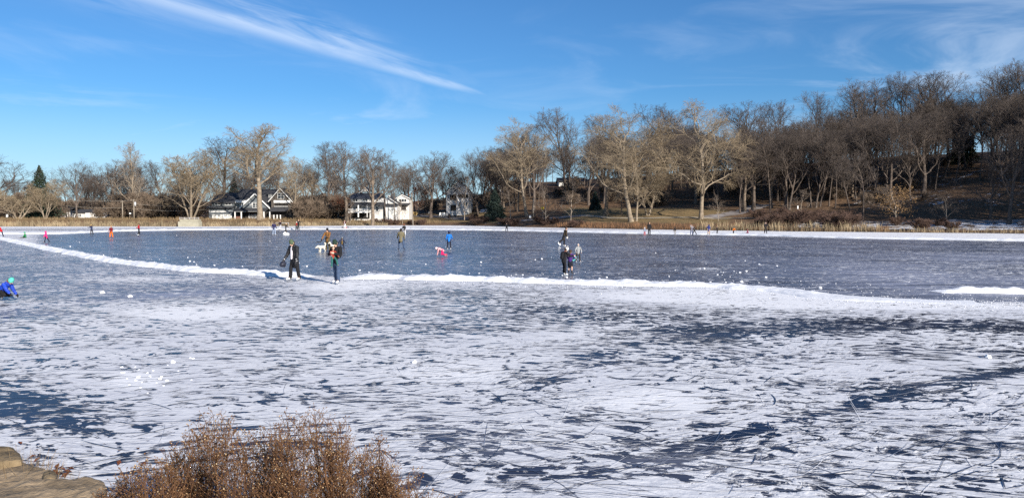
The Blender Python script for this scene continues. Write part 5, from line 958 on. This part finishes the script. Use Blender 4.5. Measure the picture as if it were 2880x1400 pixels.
person(1425, 652, 626, 178, 'dark hockey player with a glove held out, alone near the far snow edge', BLK, CHAR, hat=BLK, hair='dark', gloves=(.3, .3, .32), lean=14, hips=(14, -6), knees=(16, 10), abd=(10, 10), arms=((20, 30), (24, 36)), abds=(22, 26), head=-6, fine=False)
# --- left group
person(3, 667, 635, 70, 'skater in bright red jacket and dark trousers bending at the left edge', (.62, .012, .020), (.02, .022, .045), hair='dark', lean=42, hips=(34, -10), knees=(28, 8), abd=(8, 10), arms=((50, 10), (40, 20)), coat_len=.08, fine=False, hood=True)
person(72, 669, 651, 100, 'child in green jacket sitting on the snow at the left end of the rink', (.025, .20, .075), BLK, hat=(.05, .32, .16), hair=None, hips=(84, 80), knees=(10, 20), abd=(12, 12), arms=((20, 30), (30, 20)), lean=10, sit=1, kid=1.25, fine=False)
person(131, 683, 650, 96, 'child in hot pink jacket and dark trousers walking on the left of the rink', (.75, .03, .19), (.02, .022, .045), hood=True, lean=10, hips=(20, -20), knees=(8, 12), abd=(4, 4), arms=((14, 20), (20, 20)), kid=1.2, coat_len=.1, fine=False)
person(258, 661, 631, 75, 'skater in black jacket and straw-coloured hat with one arm raised', NAVY, BLK, hat=(.52, .34, .12), hair='brown', skates='black', lean=8, hips=(6, -8), knees=(8, 6), arms=((60, 40), (10, 30)), coat_len=.05, fine=False)
person(313, 669, 634, 175, 'person in maroon jacket and bright orange trousers standing on the rink', (.16, .014, .024), (.85, .17, .006), hat=(.46, .26, .12), hair='brown', skates='black', abd=(12, 12), arms=((10, 20), (10, 20)), abds=(12, 12), coat_len=.04, fine=False)
person(391, 661, 627, 110, 'person in red jacket and black trousers standing right of the orange trousers', (.38, .015, .025), BLK, hat=(.09, .05, .03), hair='brown', skates='black', hips=(4, -4), arms=((20, 60), (10, 20)), coat_len=.02, fine=False)
# --- far hockey players before the left reeds
person(771, 662, 624, 2, 'skater in navy jacket and pale jeans with back turned beside far hockey players', (.035, .032, .085), (.27, .33, .45), hair='brown', skates='white', hips=(8, -8), abd=(9, 9), arms=((8, 16), (10, 20)), abds=(18, 12), coat_len=.06, fine=False)
person(788, 647, 620, 170, 'far player in black top and white trousers beside the goal frame', (.03, .02, .03), (.55, .55, .56), hair='dark', gloves=BLK, hips=(4, -4), arms=((20, 40), (30, 50)), fine=False)
pE, JE, kE = person(804, 655, 627, 285, 'fair-haired skater in dark jacket with a stick, in front of the goal frame', (.05, .045, .042), (.03, .03, .032), hair='blond', skates='black', lean=6, hips=(6, -6), arms=((34, 30), (30, 30)), coat_len=.08, fine=False)
person(833, 646, 623, 280, 'small far player in red and white behind the tall player in black', (.36, .02, .02), BLK, hat=(.70, .66, .62), hair=None, lean=10, hips=(14, -6), knees=(14, 6), arms=((30, 30), (30, 30)), fine=False)
pF, JF, kF = person(839, 647, 617, 262, 'tall far player all in black with a stick near the reeds', BLK, BLK, hair='dark', hips=(5, -5), abd=(7, 7), arms=((56, 50), (30, 30)), abds=(20, 12), fine=False, gloves=BLK)
person(970, 643, 619, 175, 'far player in dark red jacket and white trousers right of the reeds gap', (.07, .018, .024), (.70, .68, .68), hair='dark', lean=8, shirt=(.7, .6, .58), hips=(8, -8), arms=((24, 50), (20, 40)), fine=False)
e = hw(pE, JE, 3, kE); stick('hockey_stick', e + Vector((0, 0, .1)), ground(813, 645) + Vector((0, 0, .04)), 'stick of the fair-haired skater reaching to the snow'); e = hw(pF, JF, 2, kF); stick('hockey_stick', e + Vector((0, 0, .2)), ground(851, 646) + Vector((0, 0, .04)), 'long stick of the tall far player in black')
# white goal frame and the white bag by the fair-haired skater, the bundle of gear on the far snow
g_ = ground(790, 647); e = empty('goal', g_, 0, 'white hockey goal frame between the far players', 'goal')
for nm, a, b_ in (('post', (-1.5, 0, 0), (-1.5, 0, 1.35)), ('post', (1.5, 0, 0), (1.5, 0, 1.35)), ('crossbar', (-1.53, 0, 1.35), (1.53, 0, 1.35)), ('base_bar', (-1.5, 0, .03), (-1.2, .9, .03)), ('base_bar', (1.5, 0, .03), (1.2, .9, .03)), ('back_bar', (-1.2, .9, .03), (1.2, .9, .03))): bm = bmesh.new(); cyl(bm, a, b_, .03); bmobj(nm, bm, M_STEEL, e, True)
e = empty('bag', ground(805, 661), 0, 'white bag lying on the ice at the feet of the fair-haired skater', 'bag'); blob('sack', [(Vector((-.3, 0, .16)), .2, Vector((.25, 0, .13)), .2, .8), (Vector((-.15, 0, .3)), .13, Vector((-.2, 0, .38)), .1)], .03, M_SKWHITE, e); blob('handle', [(Vector((-.3, -.1, .32)), .03, Vector((-.1, -.12, .48)), .03)], .015, M_SKWHITE, e)
e = empty('gear_pile', ground(971, 641), 0, 'small pile of red and black gear lying on the far snow edge', 'gear'); blob('red_bundle', [(Vector((-.2, 0, .12)), .15, Vector((.3, 0, .1)), .13)], .03, cloth((.4, .03, .03)), e); blob('black_bundle', [(Vector((-.7, 0, .1)), .15, Vector((-.5, 0, .12)), .14), (Vector((.6, 0, .16)), .13, Vector((.62, 0, .3)), .08)], .03, cloth(BLK), e)
# --- right group before the lawn
person(1813, 663, 639, 200, 'small child in white hat, grey-blue top and red trousers beside the tall black hoodie', (.20, .24, .32), (.42, .02, .04), hat=(.74, .74, .76), hair=None, skates='white', arms=((10, 20), (14, 20)), kid=1.2, fine=False)
person(1826, 662, 625, 185, 'tall figure in long black hoodie, hands down, at the left of the far right group', BLK, BLK, hood=True, abd=(3, 3), arms=((6, 10), (6, 10)), abds=(6, 6), coat_len=.12, fine=False)
person(1898, 661, 637, 10, 'person in black top and grey trousers standing in a scrape of white snow', (.022, .018, .018), (.30, .29, .29), hair='brown', abd=(5, 5), arms=((6, 10), (6, 10)), coat_len=.04, fine=False)
person(1945, 661, 631, 195, 'person in pale grey jacket with navy front and jeans, arm raised', (.36, .33, .33), (.06, .08, .16), hair='dark', shirt=(.03, .04, .12), hips=(6, -6), arms=((20, 40), (90, 80)), abds=(14, 34), coat_len=.06, fine=False)
person(1953, 661, 635, 60, 'person all in black striding, right of a close pair', BLK, BLK, hair='brown', hips=(22, -18), knees=(8, 16), arms=((24, 30), (-6, 20)), fine=False)
person(1993, 661, 632, 352, 'person in long navy blue coat with hood and tan trousers, back turned', (.035, .05, .19), (.40, .26, .16), hood=True, skates='black', abd=(4, 4), arms=((14, 60), (10, 40)), abds=(24, 12), coat_len=.18, fine=False)
pG, JG, kG = person(2017, 657, 637, 120, 'child in black pushing a hockey stick near the right reeds', BLK, BLK, hair='brown', lean=8, arms=((40, 20), (36, 20)), coat_len=.1, kid=1.15, fine=False)
e = hw(pG, JG, 2, kG); stick('hockey_stick', e, ground(2004, 656) + Vector((0, 0, .04)), 'stick of the child in black, angled to the left')
person(2062, 658, 638, 300, 'child in bright orange jacket bending with knees apart', (.80, .19, .012), BLK, hat=(.05, .03, .02), hair=None, lean=30, hips=(30, 4), knees=(30, 14), abd=(12, 12), arms=((60, 20), (30, 20)), kid=1.15, fine=False)
person(2104, 656, 644, 80, 'child in maroon jacket sitting on the far snow edge', (.22, .03, .07), (.10, .025, .06), hat=(.20, .03, .05), hair=None, hips=(84, 78), knees=(30, 20), lean=14, arms=((30, 20), (20, 20)), sit=1, kid=1.2, fine=False)
person(2153, 657, 625, 178, 'man in black sweater and black trousers with hands clasped, furthest right of the skaters', BLK, BLK, hair='grey', abd=(6, 6), arms=((14, 64, 36), (14, 64, 36)), abds=(16, 16), coat_len=.02, fine=False)
b_ = land(2410, 628); person(2410, 628, 0, 90, 'dark walker in the shade on the snowy bank path at right', (.03, .022, .028), (.022, .022, .028), hair='dark', skates=BLK, hips=(20, -18), knees=(6, 14), pos=b_, height=1.72, fine=False)
# --- child in the shiny blue coat, cut by the left edge
person(2, 846, 792, 262, 'child in shiny blue puffer coat and teal hat kneeling forward at the left edge', (.012, .055, .46), BLK, hat=(.10, .52, .42), hair='red', gloves=BLK, skates='white', lean=54, hips=(52, 58), knees=(140, 136), abd=(10, 12), arms=((20, 14), (34, 16)), abds=(10, 12), head=-6, puff=True, kid=1.22, kneel=1, height=.80, coat_len=.16)
# ------------------------------------------------------------------ the near bank: dry bush, rocks, leaves
M_STEM = mat('dry stem', (.17, .085, .042), .9, .35, 4); M_SEED = mat('seed head', (.22, .12, .055), .9, .45, 9); M_SEEDP = mat('seed head pale', (.50, .36, .21), .9, .3, 9)
def dry_bush(label, n_, env, yr, seed, heads=24):
    rr = random.Random(seed); ex_, et_ = zip(*env); SV, SQ, HV, HF, PV, PF = [], [], [], [], [], []
    org = on_land((ex_[0] + ex_[-1]) / 2, sum(yr) / 2)
    nc = max(3, int((ex_[-1] - ex_[0]) / 52)); cls = [(ex_[0] + (ex_[-1] - ex_[0]) * (i + .15 + .7 * rr.random()) / nc, rr.uniform(*yr), rr.uniform(20, 52), max(0, rr.gauss(0, 28))) for i in range(nc)]
    def prism(p, q, r0, r1):
        d = (q - p).normalized(); a = d.orthogonal().normalized(); c = d.cross(a); b0 = len(SV)
        for pt, r_ in ((p, r0), (q, r1)):
            for k in range(3): t_ = k * 2.094; SV.append(tuple(pt - org + a * r_ * math.cos(t_) + c * r_ * math.sin(t_)))
        for k in range(3): SQ.append((b0 + k, b0 + (k + 1) % 3, b0 + 3 + (k + 1) % 3, b0 + 3 + k))
    def head_(p, r_):
        V_, F_ = (PV, PF) if rr.random() < .15 else (HV, HF); b0 = len(V_); p = p - org; tw = rr.uniform(0, 1.5); ca, sa_ = math.cos(tw) * r_, math.sin(tw) * r_; hz = r_ * rr.uniform(.8, 1.3)
        V_ += [(p.x + ca, p.y + sa_, p.z), (p.x - sa_, p.y + ca, p.z), (p.x - ca, p.y - sa_, p.z), (p.x + sa_, p.y - ca, p.z), (p.x, p.y, p.z + hz), (p.x, p.y, p.z - hz)]
        for k in range(4): F_ += [(b0 + k, b0 + (k + 1) % 4, b0 + 4), (b0 + (k + 1) % 4, b0 + k, b0 + 5)]
    for i in range(n_):
        cl = cls[int(rr.random() * len(cls))]; fan = rr.gauss(0, 1); px = min(ex_[-1], max(ex_[0], cl[0] + fan * cl[2])); Y = cl[1] + rr.gauss(0, .1); low_ = cl[3]; top = np.interp(px, ex_, et_); base = on_land(cl[0] + fan * cl[2] * .3, Y + rr.gauss(0, .06)); tip = at(px, top + low_ + abs(rr.gauss(0, 1)) * 70 - 4, Y)
        if tip.z < base.z + .12: continue
        L = (tip - base).length; tk = rr.choice((.0026, .0034, .0034, .0055)); ln = Vector((rr.gauss(.06, .07), rr.gauss(0, .06), 0)) * L; tip = tip + ln * .5; p = base.copy(); ns = 6; pts = []
        for k in range(ns + 1): f = k / ns; pts.append(base.lerp(tip, f) + Vector((math.sin(f * 3.1) * .02 * L, 0, 0)) + Vector((rr.gauss(0, .006), rr.gauss(0, .006), 0)))
        for k in range(ns): prism(pts[k], pts[k + 1], tk * (1 - .1 * k), tk * (1 - .1 * (k + 1)))
        nb = int(heads * rr.uniform(.6, 1.1))
        for b_ in range(nb):                                            # side sprays with a few seed heads each
            f = 1 - .72 * rr.random(); q = f * ns; k = min(ns - 1, int(q)); p = pts[k].lerp(pts[k + 1], q - k); az = rr.uniform(0, 6.28); sp = (.04 + .19 * (1 - f)) * rr.uniform(.6, 1.3); e = p + Vector((math.cos(az) * sp, math.sin(az) * sp, sp * rr.uniform(.7, 1.5))); prism(p, e, .0016, .001); head_(e, rr.uniform(.0028, .006))
            for _ in range(2):
                if rr.random() < .75: g = p.lerp(e, rr.uniform(.5, .9)); e2 = g + Vector((rr.gauss(0, .018), rr.gauss(0, .018), .015 + rr.random() * .02)); prism(g, e2, .001, .0008); head_(e2, rr.uniform(.003, .0065))
    o = empty('dry_bush', org, 0, label, 'bush'); link('branches', npmesh('branches', SV, SQ), M_STEM, o); link('seed_heads', npmesh('seed_heads', HV, HF), M_SEED, o)['kind'] = 'stuff'; link('pale_seed_heads', npmesh('pale_seed_heads', PV, PF), M_SEEDP, o)['kind'] = 'stuff'
dry_bush('brown dry bush full of little seed heads at the bottom of the picture', 310, [(300, 1390), (345, 1335), (400, 1300), (450, 1290), (500, 1225), (560, 1150), (600, 1180), (650, 1185), (700, 1215), (760, 1155), (800, 1180), (870, 1140), (920, 1175), (960, 1165), (1000, 1200), (1050, 1215), (1075, 1290), (1100, 1350), (1130, 1395)], (4.5, 5.6), 3)
dry_bush('thin sparse dry stems at the right edge of the big dry bush', 60, [(1040, 1260), (1100, 1300), (1150, 1330), (1200, 1370), (1250, 1398)], (4.9, 5.6), 5, 12)
M_ROCK = mat('sandstone', (.31, .23, .145), .95, .5, 3.2, 1.0, 12); M_MOSS = mat('mossy sandstone', (.21, .155, .09), .95, .5, 3.5, 1.0, 12); M_DEAD = mat('dead leaf', (.26, .095, .05), .85, .4, 6)
def rock(name, pts, z0, z1, m, label, seed, rough=.033):
    """slab from an outline on its top face given in photo pixels at height z1"""
    P = [ground(*q, z1) for q in pts]; c = sum(P, Vector()) / len(P); bm = bmesh.new(); top = [bm.verts.new(p_ - c) for p_ in P]; bot = [bm.verts.new((p_.x - c.x, p_.y - c.y, z0 - z1)) for p_ in P]; n_ = len(P)
    bm.faces.new(top); bm.faces.new(bot[::-1])
    for i in range(n_): bm.faces.new((top[i], bot[i], bot[(i + 1) % n_], top[(i + 1) % n_]))
    bmesh.ops.recalc_face_normals(bm, faces=bm.faces); bmesh.ops.bevel(bm, geom=list(bm.edges), offset=.05, segments=2, affect='EDGES', profile=.6); bmesh.ops.triangulate(bm, faces=bm.faces)
    for _ in range(4):
        es = [e_ for e_ in bm.edges if e_.calc_length() > .07]
        if not es: break
        bmesh.ops.subdivide_edges(bm, edges=es, cuts=1); bmesh.ops.triangulate(bm, faces=bm.faces)
    for v_ in bm.verts: q = v_.co + Vector((seed * 3, 0, 0)); v_.co += Vector((mnoise.noise(q * 2.2), mnoise.noise(q * 2.2 + Vector((9, 0, 0))), mnoise.noise(q * 1.6 + Vector((0, 7, 0))) + .55 * mnoise.noise(q * 8) + .3 * mnoise.noise(q * 17))) * rough
    o = bmobj(name, bm, m, None, True); o.location = c; return tag(o, label, 'rock')
rock('rock', [(-130, 1260), (40, 1250), (58, 1268), (60, 1290), (-20, 1300), (-150, 1300)], .0, .42, M_MOSS, 'blocky upper rock cut by the left edge', 1)
rock('rock', [(-180, 1290), (40, 1287), (90, 1300), (140, 1318), (165, 1332), (158, 1356), (60, 1352), (-150, 1352)], .0, .36, M_ROCK, 'large flat sandstone slab at the lower left', 2)
rock('rock', [(118, 1322), (150, 1316), (162, 1326), (160, 1344), (124, 1346)], .1, .44, M_MOSS, 'small square stone at the right end of the large slab', 3, .02)
rock('rock', [(-180, 1362), (80, 1345), (160, 1343), (250, 1338), (300, 1346), (312, 1362), (270, 1400), (150, 1420), (-100, 1450)], .15, .46, M_ROCK, 'broad pale slab in the bottom left corner', 4)
for i in range(26):
    px, py = (random.uniform(150, 205), random.uniform(1310, 1345)) if i < 14 else (random.uniform(30, 110), random.uniform(1225, 1300)) if i < 20 else (random.uniform(300, 420), random.uniform(1260, 1310))
    q = ground(px, py, .03); bm = bmesh.new(); vs = [bm.verts.new(v_) for v_ in ((-.045, 0, 0), (0, -.025, .012), (.05, 0, .004), (0, .026, .014))]; bm.faces.new(vs); bmesh.ops.solidify(bm, geom=list(bm.faces), thickness=.002)
    o = bmobj('dead_leaf', bm, M_DEAD); o.location = q; o.rotation_euler = (random.uniform(-.5, .5), random.uniform(-.5, .5), random.uniform(0, 6)); tag(o, 'curled red-brown dead leaf lying on ice and snow by the left rocks', 'leaf', 'dead leaves by the rocks')
# dry grass tufts along the near water line
V = []
for i in range(900):
    px = random.uniform(-150, 330) if i < 520 else random.uniform(300, 1250); Y = (random.uniform(6.9, 8.2) if px < 200 else random.uniform(4.4, 6.0)); b_ = on_land(px, Y); h_ = random.uniform(.08, .34) if px > 120 else random.uniform(.15, .5); a = random.uniform(0, 6.28); l_ = Vector((random.gauss(0, .35), random.gauss(0, .3), 1)) * h_; s_ = Vector((math.cos(a), math.sin(a), 0)) * .0035
    V += [b_ - s_, b_ + s_, b_ + s_ * .7 + l_ * .6, b_ + l_]
tag(link('dry_grass', npmesh('dry_grass', [tuple(v_) for v_ in V], np.arange(len(V)).reshape(-1, 4)), M_REEDB), kind='stuff')
bpy.data.scenes.remove(TMP)
